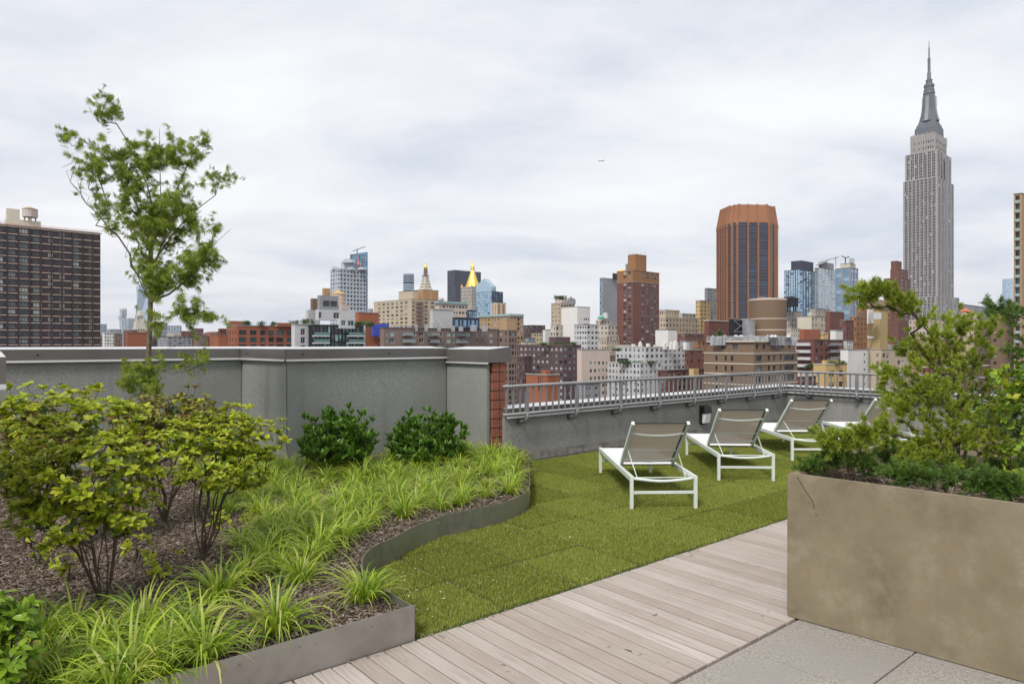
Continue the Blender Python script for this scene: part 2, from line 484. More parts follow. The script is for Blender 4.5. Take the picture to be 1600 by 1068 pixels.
CAPS = [cm('cap_stone', (.42, .40, .37)), cm('cap_dark', (.12, .115, .11)), cm('cap_brown', (.26, .20, .16)), cm('cap_white', (.6, .59, .57))]
BRN = cm('dark_brown_brick', (0.055, 0.036, 0.036)); RED = cm('red_brick', (0.33, 0.115, 0.065)); ORG = cm('orange_brick', (0.36, 0.125, 0.065))
BEI = cm('beige', (0.52, 0.43, 0.31)); CRM = cm('cream', (0.62, 0.57, 0.47)); WHT = cm('white', (0.72, 0.71, 0.69), 0.9); GRY = cm('grey', (0.30, 0.31, 0.33))
TAN = cm('tan_brick', (0.42, 0.28, 0.16)); PUR = cm('plum_brick', (0.115, 0.075, 0.08)); GBR = cm('grey_brown_brick', (0.235, 0.165, 0.14)); WGR = cm('white_grey', (0.56, 0.565, 0.575))
RBR = cm('red_brown_brick', (0.175, 0.075, 0.058)); STN = cm('limestone', (0.44, 0.395, 0.355)); OBR = cm('orange_brown_brick', (0.31, 0.15, 0.065)); BRB = cm('brown_brick', (0.205, 0.14, 0.092))
YEL = cm('yellow_stucco', (0.60, 0.43, 0.19)); PNK = cm('pale_pink_stone', (0.60, 0.50, 0.43)); BLK = cm('black_metal', (0.02, 0.02, 0.024)); DGL = cm('dark_curtain', (0.05, 0.055, 0.08))
MET = mat('roof_metal', (0.55, 0.57, 0.59), rough=0.35, metal=0.7); WOOD = cm('tank_wood', (0.23, 0.16, 0.10)); PALE = cm('pale_blue_stone', (0.48, 0.53, 0.60))
GOLD = mat('gold_leaf', (0.95, 0.66, 0.12), rough=0.34, metal=0.75, var=(0.6, (0.75, 0.48, 0.06), 0.4, 0.7)); TEAL = cm('teal_trim', (0.33, 0.46, 0.46)); PINKR = cm('pink_scaffold', (0.62, 0.36, 0.30))
HGL = mat('glass_far', (0.36, 0.47, 0.60), rough=0.2, metal=0.5); FBL = cm('far_blue', (0.26, 0.31, 0.38))
LEAF_FAR = mat('roof_plants', (0.06, 0.13, 0.025), rough=0.6, island=((0.11, 0.19, 0.04), (0.03, 0.07, 0.015)))

def far_plants(b, x0, x1, yb, D, n, hpx, mb_name='roof_plants'):
    """a strip of roof planting on a building: many small leaf faces"""
    N = n * 140
    xs = rng.uniform(x0, x1, n); hs = rng.uniform(hpx * .55, hpx, n)
    c = rng.integers(0, n, N)
    px = xs[c] + rng.normal(0, (x1 - x0) / n * .45, N); hh = hs[c] * np.abs(rng.beta(1.6, 1.3, N)) * (1 - .25 * rng.random(N))
    Dj = D + rng.uniform(-1.2, 1.2, N)
    T = np.stack([(px - 800) / F * Dj, Dj, EYE - (yb - HY) / F * D + hh / F * D], 1)
    tv = np.array([[-.5, 0, 0], [.5, 0, 0], [.3, .9, .1], [-.3, .9, .1]]) * (1.5 / F * D)
    M = frames(rng.normal(0, 1, (N, 3)))
    V, f = inst(tv, [[(0, 1, 2, 3)]], M, T)
    o = link(mb_name, np_mesh(mb_name, V, f, LEAF_FAR), b.root)
    o['kind'] = 'stuff'

# -- dark brown slab at the far left edge
UN_A = win_variants('brown', [GLASS[0], GLASS[1], GLASS[2], GLASS[3]], M_FRAME_D, 3)
b = Bld('apartment_building', 'dark brown brick apartment slab with pale floor lines and rooftop tank house', 'building')
b.block(-60, -57, 157, 345.0, 236.5, BRN, 0, [(0.05, .13), (.19, .27), (.30, .355), (.375, .445), (.478, .55), (.588, .63), (.675, .72), (.765, .83), (.905, .95)], 12.0, wr=dict(wh=.62, top=.3, dep=.3, gw=(.42, .22, .2, .16)), ind=UN_A, yv=560, band=cm('pale_floor_line', (0.52, 0.43, 0.36)), bandk=(0.08, .11))
bp = MB(); nR = VC
for k in range(9):
    a = b.Lr * (0.29 + 0.08 * k)
    bp.obox((b.P[0] + UC[0] * a + nR[0] * .003, b.P[1] + UC[1] * a + nR[1] * .003), UC, .4, VC, .25, zat(560, b.D), b.z1 - .4)
b.add(bp, 'pilasters', BRN, stuff=True)
rl = MB()
for k in range(60):
    a = b.Lr * k / 60
    rl.obox((b.P[0] + UC[0] * a - VC[0] * 1, b.P[1] + UC[1] * a - VC[1] * 1), UC, .12, VC, .12, b.z1 - .5, b.z1 + 1.1)
for h in (.5, 1.0): rl.obox((b.P[0] - VC[0] * 1.2, b.P[1] - VC[1] * 1.2), UC, b.Lr, VC, .08, b.z1 + h, b.z1 + h + .1)
b.add(rl, 'roof_railing', PINKR, stuff=True)
b.block(7, 9.5, 64, 341, 252, CRM, 0, 0, yb=366, name='tank_house')
b.block(9, 10.5, 31, 325, 253, CRM, 0, 0, yb=343, name='stair_head')
b.tank(47, 323, 344, 20.5, 257, cm('tank_pale', (.58, .52, .49)), cm('tank_cone', (.40, .28, .16)))

# -- far downtown
def needle_tower():
    b = Bld('glass_skyscraper', 'pale blue tapering glass skyscraper with thin mast far behind the maple', 'skyscraper')
    D = 4950; c = ((223 - 800) / F * D, D); w = 21.5 / F * D / 2; z1 = zat(447, D); m = MB()
    b0 = [(c[0] + w * sx, c[1] + w * sy) for sx, sy in ((-1, -1), (1, -1), (1, 1), (-1, 1))]
    t0 = [(c[0] + w * .98 * math.sin(k * pi / 2), c[1] - w * .98 * math.cos(k * pi / 2)) for k in range(4)]
    for k in range(4):
        m.quad((*b0[k], GROUND), (*b0[(k + 1) % 4], GROUND), (*b0[(k + 1) % 4], GROUND + 55), (*b0[k], GROUND + 55))
        m.poly([(*b0[k], GROUND + 55), (*b0[(k + 1) % 4], GROUND + 55), (*t0[(k + 1) % 4], z1)]); m.poly([(*b0[k], GROUND + 55), (*t0[(k + 1) % 4], z1), (*t0[k], z1)])
    m.poly([(*p, z1) for p in t0]); b.add(m, 'wall', HGL)
    m = MB(); m.lathe(c, [(14, z1), (14, z1 + 8), (3, z1 + 12), (2.2, z1 + 60), (.8, zat(420, D))], 8); b.add(m, 'mast', GRY)
needle_tower()
b = Bld('stacked_tower', 'distant pale tower of irregular stacked boxes', 'skyscraper')
D = 3900
for k in range(14):
    y = 482 + k * 4; o = rnd.uniform(-1, 1) * (1.4 if k < 9 else .4)
    b.block(186 + o, 190 + o, 198 + o * .5, y, D + rnd.uniform(-6, 6), PALE, 2, 2, 2.0, yb=y + 4.1 if k < 13 else None, yv=545, wl=dict(ww=.6, wh=.5), wr=dict(ww=.6, wh=.5), name='storey_box')
for i, (x0, xs, x1, y, D, m, lab) in enumerate([(198, 201, 211, 497, 4300, FBL, 'dull blue box tower just beside the far stacked tower'), (157, 158, 167, 506, 2600, FBL, 'low grey-blue block touching the edge of the brown slab'),
        (166, 172, 190, 514, 1500, GRY, 'wide grey roofline behind the white low blocks'), (160, 163, 179, 519, 520, WHT, 'small white block beneath the far skyline'), (178, 180, 191, 521, 430, GBR, 'small brown block between two white blocks')]):
    b = Bld('low_building', lab); b.block(x0, xs, x1, y, D, m, 3, 4, 5 if D < 1000 else 2.5, yv=545)
def clock_tower():
    b = Bld('stone_tower', 'white stone tower with columned lantern top behind the maple trunk', 'tower')
    D = 1840; px = D / F; cx = (218.5 - 800) / F * D
    def sq(w, rot=.73): return [(cx + w * math.sqrt(2) * cos(rot + pi / 4 + k * pi / 2), D + w * math.sqrt(2) * sin(rot + pi / 4 + k * pi / 2)) for k in range(4)]
    m = MB(); m.prism(sq(8.2 * px), GROUND, zat(512, D)); m.prism(sq(7.2 * px), zat(512, D), zat(503, D)); m.prism(sq(4.2 * px), zat(503, D), zat(493, D))
    for k in range(4):
        q = sq(5.2 * px)[k]; m.lathe(q, [(.9 * px, zat(503, D)), (.9 * px, zat(494, D))], 6)
    m.prism(sq(5.6 * px), zat(494, D), zat(492, D)); m.lathe((cx, D), [(4.6 * px, zat(492, D)), (3.6 * px, zat(487, D)), (1.6 * px, zat(484, D))], 8); b.add(m, 'wall', CRM)
    m = MB(); m.lathe((cx, D), [(1.3 * px, zat(484, D)), (1.5 * px, zat(481, D)), (.5 * px, zat(478, D)), (.2 * px, zat(475, D))], 8); b.add(m, 'lantern', TEAL)
    m = MB()
    for k in range(5):
        for j in (-1, 0, 1):
            for n, dd in ((VC, UC), ((-UC[0], -UC[1]), VC)):
                p = (cx + n[0] * 8.25 * px + dd[0] * j * 3.6 * px, D + n[1] * 8.25 * px + dd[1] * j * 3.6 * px); m.obox((p[0] - dd[0] * px, p[1] - dd[1] * px), dd, 2 * px, n, .3, zat(537 - k * 5, D), zat(534 - k * 5, D))
    o = b.add(m, 'window_panes', GLASS[0], stuff=True)
clock_tower()
b = Bld('brick_building', 'plain windowless red brick block behind the maple trunk'); b.block(198, 199.5, 234, 519.5, 250, RED, 0, 0)
for x0, xs, x1, y, D, m, lab in [(234, 240, 262, 503, 900, GRY, 'grey block showing through the low maple branches'), (258, 262, 284, 508, 1000, PALE, 'pale bluish block behind the low maple leaves'), (283, 285, 302, 517, 600, RBR, 'dark red block with a white roof edge'),
        (298, 303, 318, 513, 800, RBR, 'stepped brownish red block on the low skyline'), (316, 320, 331, 520, 700, GBR, 'dull brown block just before the open sky gap'), (246, 262, 300, 526, 420, GRY, 'low grey roofs under the maple branches'), (328, 332, 345, 522, 330, RED, 'low plain brick block left of the red terrace building')]:
    b = Bld('low_building', lab); b.block(x0, xs, x1, y, D, m, 5, 5, 4, yv=548, wl=dict(ww=.5, wh=.45), wr=dict(ww=.5, wh=.45))

# -- red brick terrace building with roof gardens
UN_C = win_variants('redbrick', [GLASS_TEAL[0], GLASS[0], GLASS[1], GLASS[0]], M_FRAME_D, 2)
b = Bld('brick_building', 'long orange-red brick building with dark windows and a planted roof')
b.block(354, 371, 604, 508.5, 290, RED, [(.12, .2), (.38, .46), (.62, .7), (.82, .9)], [(a / 232., (a + w) / 232.) for a, w in ((2, 10), (17, 9), (31, 7), (43, 7), (54, 10), (69, 8), (82, 8), (98, 8), (112, 9), (126, 9), (140, 9), (154, 9), (170, 9), (186, 9), (200, 9), (214, 9))], 11.2, wr=dict(wh=.68, top=.62, gw=(.5, .3, .05, .15)), wl=dict(wh=.68, top=.62), ind=UN_C, yv=546)
b.block(357, 360, 380, 501, 296, RED, yb=510, name='bulkhead')
b.block(432, 434, 466, 504, 300, RED, yb=510, name='bulkhead')
far_plants(b, 381, 430, 509, 296, 9, 10); far_plants(b, 452, 490, 509, 296, 6, 11)
b = Bld('brick_building', 'low pinkish brick wing beside the red terrace building'); b.block(330, 341, 356, 523, 270, RED, 0, 0); b.block(341, 344, 356, 513, 300, RBR, 2, 3, 8, yb=525)

# -- modern white and glass building
b = Bld('modern_building', 'modern white panel and glass apartment building with balconies and stacked roof boxes')
UN_D = win_variants('modern', [GLASS[0], GLASS_TEAL[0], GLASS[1], GLASS[0]], M_FRAME_W, 2)
b.block(459, 461, 487.5, 506.5, 200, WGR, 0, [(.33, .6)], 13, wr=dict(wh=.8, top=.5, gw=(.6, .2, .1, .1)), ind=UN_D, yv=550)
D1 = b.D + b.Lr * UC[1]
b.block(486, 487.6, 568, 507.5, 201, BLK, 0, 14, 12.5, glass=GLASS_TEAL, wr=dict(ww=.9, wh=.86, top=.12, dep=.15, gw=(.4, .4, .05, .15)), yv=550)
nb = VC
for a0, a1 in ((0.0, .29), (.66, .98)):
    for y in (525.5, 536.5, 548):
        z = zat(y, b.D + b.Lr * UC[1] * (a0 + a1) / 2)
        m = MB(); m.obox((b.P[0] + UC[0] * b.Lr * a0 + nb[0] * .01, b.P[1] + UC[1] * b.Lr * a0 + nb[1] * .01), UC, b.Lr * (a1 - a0), nb, 1.5, z, z + .28); o = b.add(m, 'balcony', WHT)
        m = MB(); m.obox((b.P[0] + UC[0] * b.Lr * a0 + nb[0] * 1.42, b.P[1] + UC[1] * b.Lr * a0 + nb[1] * 1.42), UC, b.Lr * (a1 - a0), nb, .04, z + .3, z + 1.25)
        g = m.build('glass_rail', mat('rail_glass', (.10, .20, .19), rough=.1, spec=.7), b.root); g.parent = o
b.block(566.8, 567.8, 571, 506, 214, WGR, name='end_wall', minl=.6)
b.block(479, 481, 500, 484, 216, WGR, yb=508, name='upper_box')
b.block(493, 497.5, 555, 483.2, 207, WGR, 0, [(.01, .09), (.40, .56)], 40, yb=500, wr=dict(wh=.25, top=.10, gw=(.6, .4, 0, 0)), name='upper_box', ind=UN_D, yv=498)
b.block(529, 531, 555.2, 497.5, 206, WGR, 0, [(.1, .38), (.52, .92)], 40, yb=513, wr=dict(wh=.2, top=.07, gw=(.3, .7, 0, 0)), name='upper_box', ind=UN_D, yv=512)
b.block(497, 499.5, 529, 461, 212, GRY, 0, [(.18, .53), (.56, .93)], 40, yb=484, wr=dict(wh=.23, top=.20, gw=(1, 0, 0, 0)), name='glass_box', yv=483)
b.block(487, 488.5, 500, 466, 225, BRB, yb=486, name='chimney'); b.block(505, 507, 516, 450, 226, TAN, yb=470, name='chimney')
b.tank(528, 453, 484, 23, 226, cm('tank_pink', (.66, .53, .45)), cm('tank_tan', (.55, .36, .17)))
b.block(531, 534, 546, 476, 221, PNK, yb=484, name='roof_unit')
far_plants(b, 472, 488, 507, 209, 4, 11); far_plants(b, 556, 568, 508, 209, 3, 8)

# -- white round-gabled tower and blue glass tower with slanted top
b = Bld('glass_tower', 'blue glass tower with slanted roof and a red emblem behind the white tower', 'skyscraper')
b.block(547, 549.5, 574.5, 397.5, 760, DGL, 5, 12, 5.2, glass=GLASS_BLUE, wl=dict(ww=.92, wh=.9, top=.1, dep=.1, gw=(.3, .6, .0, .1)), wr=dict(ww=.92, wh=.9, top=.1, dep=.1, gw=(.55, .4, .05, 0)), yv=530)
m = MB(); P = b.P; e = b.pt(0, b.Lr); a = b.pt(b.Ll, 0); c = b.pt(b.Ll, b.Lr); h = 6.5 / F * 775
m.hexa([(*P, b.z1), (e[0], e[1], b.z1), (c[0], c[1], b.z1), (a[0], a[1], b.z1), (*P, b.z1 + .3), (e[0], e[1], b.z1 + h), (c[0], c[1], b.z1 + h), (a[0], a[1], b.z1 + .3)]); b.add(m, 'slanted_roof', GLASS_BLUE[1])
m = MB(); q = atY(563, 412, 760); m.lathe((q[0], q[1] - 8), [(.2, q[2] - 5), (1.6, q[2] - 3.6), (1.8, q[2] - 1), (.7, q[2] + 1.6), (1.1, q[2] + 3.4), (.2, q[2] + 5)], 10)
o = b.add(m, 'emblem', mat('emblem_red', (.55, .11, .08), rough=.5)); o['label'] = 'red figure-eight shaped emblem'
m = MB(); p0 = atY(558, 397, 765); m.tube([p0, (p0[0], p0[1], p0[2] + 6)], .7, 6); m.tube([(p0[0] - 5, p0[1], p0[2] + 3.5), (p0[0] + 9, p0[1], p0[2] + 8.5)], .5, 6); b.add(m, 'roof_crane', GRY)
b = Bld('apartment_tower', 'white gridded apartment tower with rounded gables on top', 'skyscraper')
b.block(516, 531, 572, 420, 690, PALE, 4, 8, 6.4, wl=dict(ww=.66, wh=.45, gw=(.7, .2, .05, .05)), wr=dict(ww=.62, wh=.55, gw=(.7, .25, .0, .05)), yv=530, band=WGR)
def gable(x, w, y, dep, D):
    m = MB(); c = (x - 800) / F * D; r = w / 2 / F * D; z = zat(y, D); n = 10
    pts = [(c + r * cos(pi * k / n), z + r * .75 * sin(pi * k / n)) for k in range(n + 1)]
    fr = [(px_, D, zz) for px_, zz in pts]; bk = [(px_, D + dep, zz) for px_, zz in pts]
    for k in range(n): m.quad(fr[k], bk[k], bk[k + 1], fr[k + 1])
    m.poly(fr[::-1]); m.poly(bk); return m
for x, w in ((524, 12), (547, 11), (564, 11)): b.add(gable(x, w, 421, 12, 697), 'rounded_gable', PALE)
b.block(533, 538, 553, 409, 716, PALE, yb=421, name='upper_stage'); b.add(gable(543, 17, 410, 14, 713), 'rounded_gable', PALE)

b = Bld('brick_building', 'small plain orange brick block with flue beside the white tower'); b.block(559, 561, 592, 488, 245, ORG); m = MB(); q = atY(579, 488, 250); m.lathe(q[:2], [(.9, q[2] - 1), (.9, q[2] + 1.3)], 8); b.add(m, 'flue', GRY)
far_plants(b, 556, 590, 511, 240, 7, 11)
b = Bld('roof_scaffold', 'blue tarpaulin wrapped scaffold on a low roof', 'scaffold')
for k in range(6):
    m = MB(); q = atY(584 + k * 4.2, 512, 246); h = rnd.uniform(5, 8) / F * 246; m.obox(q[:2], UC, .75, (-VC[0], -VC[1]), 2, q[2] - 3, q[2] + h); b.add(m, 'tarpaulin_panel', mat('tarpaulin_blue', (.06, .09, .42), rough=.5))

# -- beige institution with balconies
b = Bld('beige_building', 'large beige building with rows of small square windows and corner balconies')
b.block(584, 643, 691, 467, 500, BEI, [(.10 + .118 * k, .165 + .118 * k) for k in range(7)], [(.02, .1), (.26, .36), (.42, .52), (.62, .74), (.8, .92)], 6.3, wl=dict(wh=.55, top=.5, gw=(.5, .3, .1, .1)), wr=dict(wh=.5, top=.5, gw=(.75, .1, .05, .1)), yv=530)
for k in range(7):
    z = zat(474 + 6.3 * k, 500); m = MB(); a = b.pt(0, b.Lr * .13); m.obox((a[0] + VC[0] * .01, a[1] + VC[1] * .01), UC, b.Lr * .2, VC, 2.2, z, z + 1.5); b.add(m, 'balcony', GBR)
b.block(623, 645, 652, 454, 512, BEI, yb=468, name='penthouse')
b.block(646, 660, 685, 452.5, 520, TAN, [(.1, .4), (.6, .9)], [(.08, .42), (.55, .9)], 30, yb=469, wl=dict(wh=.4, top=.08, dep=-.2), wr=dict(wh=.4, top=.08, dep=-.2), glass=[cm('ochre_panel', (.42, .23, .11))] * 4, name='penthouse', yv=468)
b.block(686, 690, 694, 466, 540, PNK, yb=475, name='penthouse')
b = Bld('dark_tower', 'small dark rounded tower far behind the beige building', 'skyscraper')
D = 1600; c = ((638.5 - 800) / F * D, D); r = 8.6 / F * D; m = MB(); m.lathe(c, [(r, GROUND), (r, zat(430, D))], 20); b.add(m, 'wall', GLASS_BLACK[1])
m = MB()
for y in (446, 449.5, 453, 456.5): m.lathe(c, [(r * 1.01, zat(y, D)), (r * 1.01, zat(y - 1.6, D))], 20)
for y in (431, 434, 437, 440): m.lathe(c, [(r * 1.006, zat(y, D)), (r * 1.006, zat(y - .7, D))], 20)
b.add(m, 'floor_bands', GLASS_BLUE[2], stuff=True)
m = MB(); m.lathe(c, [(r * .95, zat(430, D)), (r * .95, zat(428, D))], 20); b.add(m, 'roof', GRY)

def campanile():
    b = Bld('clock_tower', 'white stone tower with steep pyramid roof and golden cupola', 'tower')
    D = 1270; px = D / F; cx = (665 - 800) / F * D; rot = math.atan2(UC[1], UC[0])
    def sq(w): return [(cx + w * px * 1.414 * cos(rot + pi / 4 + k * pi / 2), D + w * px * 1.414 * sin(rot + pi / 4 + k * pi / 2)) for k in range(4)]
    m = MB(); m.prism(sq(7.2), GROUND, zat(452, D)); m.prism(sq(7.6), zat(453.5, D), zat(451.5, D)); b.add(m, 'wall', CRM)
    m = MB(); m.prism(sq(6.9), zat(451.5, D), zat(432, D), top_scale=.5); b.add(m, 'pyramid_roof', CRM)
    m = MB()
    for k, y in enumerate((449, 444.5, 440, 436)):
        w = 6.9 - 3.45 * (451.5 - y) / 19.5
        for j in range(-2 + (k > 1), 3 - (k > 1)):
            for n, dd in ((VC, UC), ((-UC[0], -UC[1]), VC)):
                o = w * .98; p = (cx + (n[0] * o + dd[0] * j * w * .36) * px, D + (n[1] * o + dd[1] * j * w * .36) * px); m.obox((p[0] - dd[0] * .35 * px, p[1] - dd[1] * .35 * px), dd, .8 * px, n, .5 * px, zat(y, D), zat(y - 1.6, D))
    b.add(m, 'dormers', GBR, stuff=True)
    m = MB(); m.prism(sq(4.0), zat(432, D), zat(430, D)); m.lathe((cx, D), [(2.6 * px, zat(430, D)), (2.6 * px, zat(422, D)), (3.0 * px, zat(421.5, D)), (2.4 * px, zat(420.5, D))], 8)
    for k in range(8): m.lathe((cx + 2.9 * px * cos(k * pi / 4), D + 2.9 * px * sin(k * pi / 4)), [(.35 * px, zat(430, D)), (.35 * px, zat(422, D))], 5)
    b.add(m, 'lantern', GBR)
    m = MB(); m.lathe((cx, D), [(2.7 * px, zat(420.5, D)), (2.9 * px, zat(418, D)), (2.2 * px, zat(415, D)), (1.0 * px, zat(413.5, D)), (1.2 * px, zat(411.5, D)), (.9 * px, zat(409.5, D)), (.35 * px, zat(408.5, D)), (.15 * px, zat(404.5, D))], 12); b.add(m, 'cupola', GOLD, True)
campanile()

b = Bld('dark_tower', 'broad black glass office slab behind the golden pyramid', 'skyscraper')
b.block(699, 711, 751.5, 421.5, 1350, DGL, 6, 18, 2.6, glass=GLASS_BLACK, wl=dict(ww=.7, wh=.6, gw=(.5, .4, .05, .05)), wr=dict(ww=.7, wh=.6, gw=(.5, .45, .05, 0)), yv=500)
def gold_pyramid():
    b = Bld('stone_tower', 'stone tower crowned by a bright golden pyramid roof', 'tower')
    D = 1020; px = D / F
    b.block(720, 737, 757, 447, D, STN, 8, 8, 5.2, wl=dict(ww=.42, wh=.55, gw=(.6, .3, .05, .05)), wr=dict(ww=.42, wh=.55, gw=(.6, .3, .05, .05)), yv=505)
    c = b.pt(b.Ll / 2, b.Lr / 2)[:2]; m = MB(); r = 11.5 * px
    m.lathe(c, [(r, zat(447, D)), (r * .97, zat(445.5, D)), (r * .24, zat(420.5, D)), (r * .30, zat(419.5, D)), (r * .26, zat(415, D)), (r * .30, zat(414.5, D)), (r * .14, zat(411, D)), (r * .02, zat(404.5, D))], 8, rot=math.atan2(UC[1], UC[0]) + pi / 8); b.add(m, 'pyramid_roof', GOLD)
    for a, bb in ((0.04, .04), (.96, .04), (.04, .96)):
        q = b.pt(b.Ll * a, b.Lr * bb)[:2]; m = MB(); m.lathe(q, [(1.9 * px, zat(447, D)), (1.7 * px, zat(446, D)), (.1 * px, zat(441.5, D))], 4); b.add(m, 'pinnacle', GOLD)
gold_pyramid()
b = Bld('glass_tower', 'pale glass tower with a peaked slanting roof beside the golden pyramid', 'skyscraper')
b.block(744, 768, 786, 455, 800, DGL, 8, 6, 4.6, glass=GLASS_BLUE, wl=dict(ww=.94, wh=.94, top=.05, dep=.1, gw=(.25, .05, .7, 0)), wr=dict(ww=.9, wh=.85, top=.1, dep=.1, gw=(.3, .5, .1, .1)), yv=515)  # left face gets paler panes: its light is put into the tint
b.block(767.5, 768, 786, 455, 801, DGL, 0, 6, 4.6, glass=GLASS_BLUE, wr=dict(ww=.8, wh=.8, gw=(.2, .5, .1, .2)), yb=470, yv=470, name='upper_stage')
m = MB(); D = 800; A = b.P; z = zat(455, D)
Lh = b.Ll; P0 = foot(744, 768, 786, 800); A = P0[0]; B_ = (A[0] + P0[1][0] * P0[2], A[1] + P0[1][1] * P0[2]); mid = ((A[0] + B_[0]) / 2, (A[1] + B_[1]) / 2)
def up(p, dz, o=0): return (p[0] + UC[0] * o, p[1] + UC[1] * o, z + dz)
h1, h2, h3 = 11 * .75, 21 * .76, 8 * .75
for o, fl in ((0, False), (7, True)):
    m.poly([up(B_, 0, o), up(A, 0, o), up(A, h3, o), up(mid, h2, o), up(B_, h1, o)][::-1 if fl else 1])
for p, q, hp, hq in ((A, mid, h3, h2), (mid, B_, h2, h1)): m.quad(up(p, hp), up(p, hp, 7), up(q, hq, 7), up(q, hq))
m.quad(up(A, 0), up(A, 0, 7), up(A, h3, 7), up(A, h3)); m.quad(up(B_, 0), up(B_, h1), up(B_, h1, 7), up(B_, 0, 7)); b.add(m, 'slanted_roof', GLASS_BLUE[2])
b = Bld('striped_building', 'small cream block with vertical ochre stripes under the pale glass tower'); b.block(768, 776, 790.5, 472.5, 700, CRM, [(.15, .4), (.6, .85)], [(.12, .4), (.6, .88)], 60, wl=dict(wh=.4, top=.04, dep=.15), wr=dict(wh=.4, top=.04, dep=.15), glass=[cm('ochre_panel', (.42, .23, .11))] * 4, yv=500)
b = Bld('beige_building', 'pale building with a ribbon of dark windows and blue-grey cornice'); b.block(680, 686, 731, 471.5, 430, PNK, 2, 9, 9, wr=dict(ww=.75, wh=.4, top=.55, gw=(.7, .2, .1, 0)), yv=515); b.block(679, 685.5, 732, 470, 429, TEAL, yb=473.5, name='cornice')
b = Bld('glass_building', 'small blue glass block in front of the pale glass tower'); b.block(731, 733, 745, 484, 420, DGL, 2, 4, 6, glass=GLASS_BLUE, wr=dict(ww=.9, wh=.85, gw=(.5, .4, .1, 0)), yv=515)
b = Bld('tan_building', 'tan brick apartment block with pale teal cornice', 'building')
b.block(747, 797, 818, 491, 470, TAN, 10, 4, 7.4, wl=dict(ww=.5, wh=.5, top=.7), wr=dict(ww=.6, wh=.55, top=.7, gw=(.5, .1, .3, .1)), yv=640); b.block(746.5, 797, 818.5, 490, 469, TEAL, yb=493.5, name='cornice')
b.block(783, 792, 806, 498, 440, TAN, yb=None, name='wall')

# -- grey-brown brick block above the coping
UN_O = win_variants('greybrown', [GLASS_TEAL[0], GLASS_TEAL[2], GLASS[0], GLASS[3]], M_FRAME_W, 2)
b = Bld('brick_building', 'long grey-brown brick block with teal windows and balconies above the coping')
cw = [(3, 2.5), (9, 7), (27, 7), (42, 9), (56, 8), (71, 9), (88, 8), (103, 7), (113, 5), (120, 6), (138, 8), (158, 3), (168, 3), (183, 6)]
b.block(597, 600, 778, 512, 230, GBR, 0, [(a / 200., (a + w) / 200.) for a, w in cw], 10.8, wr=dict(wh=.66, top=.5, gw=(.35, .35, .2, .1)), ind=UN_O, yv=640)
for a in (.135, .355, .60):
    for y in (524, 535, 546):
        m = MB(); p = b.pt(0, b.Lr * a); z = zat(y + (a - .1) * 2, b.D + b.Lr * a * UC[1]); m.obox((p[0] + VC[0] * .01, p[1] + VC[1] * .01), UC, b.Lr * .085, VC, 1.3, z, z + .2); m.obox((p[0] + VC[0] * 1.25, p[1] + VC[1] * 1.25), UC, b.Lr * .085, VC, .05, z + .2, z + 1.1); b.add(m, 'balcony', GRY)
b.block(674, 676, 709, 483, 252, WGR, yb=513, name='stair_head'); b.block(708, 711, 749, 495.5, 246, DGL, 0, 6, 16, yb=513, wr=dict(ww=.92, wh=.85, top=.06, gw=(.5, .5, 0, 0)), glass=GLASS_BLUE[1:2] * 2 + GLASS_BLUE[3:4] * 2, name='glass_penthouse', yv=512)
b.equip(606, 770, 512, 238, 9, MET, hpx=(2, 5))
m = MB(); p0 = atY(676, 506, 236); p1 = atY(694, 512, 236); m.tube([atY(671, 512, 236), atY(682, 497, 236), p1], .12, 5); m.tube([atY(668, 512, 236), atY(679, 498, 236)], .12, 5); b.add(m, 'roof_ladder', WGR)
b = Bld('brick_building', 'narrow brown brick tower with stacked balconies beside the brick pier')
b.block(770, 795, 808, 516, 260, GBR, 3, 3, 10, wl=dict(ww=.4, wh=.5), wr=dict(ww=.8, wh=.6, gw=(.8, .1, 0, .1)), yv=660)

# -- plum brick grid block and neighbours seen through the railing
b = Bld('apartment_building', 'plum brown brick apartment block with a dense grid of white windows')
b.block(786, 880, 908, 539, 300, PUR, 14, 4, 9.9, wl=dict(ww=.55, wh=.5, top=.42, gw=(.12, .2, .5, .18)), wr=dict(ww=.6, wh=.5, top=.42, gw=(.35, .2, .3, .15)), yv=665)
b.block(858, 868, 891, 526, 312, PUR, yb=541, name='bulkhead'); far_plants(b, 848, 900, 540, 305, 8, 7)
b = Bld('brick_building', 'plain orange brick block with slot windows just behind the railing')
b.block(822, 855, 873, 586, 185, ORG, [(.2, .24), (.3, .34), (.38, .42)], [(.3, .36), (.5, .56), (.7, .76)], 50, wl=dict(wh=.5, top=.05), wr=dict(wh=.5, top=.05), yv=670); b.block(846, 853, 860, 578, 192, ORG, yb=588, name='bulkhead')
for spec in [(816, 830, 852, 508, 520, PUR, 5, 6, 6, 'plum brick low block under the open sky gap'), (830, 846, 856, 520, 480, BEI, 4, 3, 7, 'narrow beige block with small windows below the plum block'), (848, 852, 868, 515, 470, WHT, 0, 0, 6, 'plain white slab wall beside the narrow beige block'),
             (820, 826, 836, 528, 470, FBL, 0, 3, 6, 'small dark blue block beside the tan apartment building')]:
    b = Bld('low_building', spec[-1]); b.block(*spec[:-1], wl=dict(ww=.5, wh=.5), wr=dict(ww=.5, wh=.5), yv=560)
b = Bld('beige_building', 'slim beige tower with a planted rooftop box')
b.block(861, 876, 898, 473, 620, BEI, 3, 5, 6.2, wl=dict(ww=.35, wh=.4), wr=dict(ww=.75, wh=.7), yv=545); b.block(867, 878, 886, 462, 632, PNK, 2, 2, 8, yb=474, name='rooftop_box'); b.equip(886, 897, 473, 630, 3, GRY); far_plants(b, 868, 884, 468, 622, 4, 8)
b = Bld('white_building', 'tall plain white slab with stepped white wings', 'building')
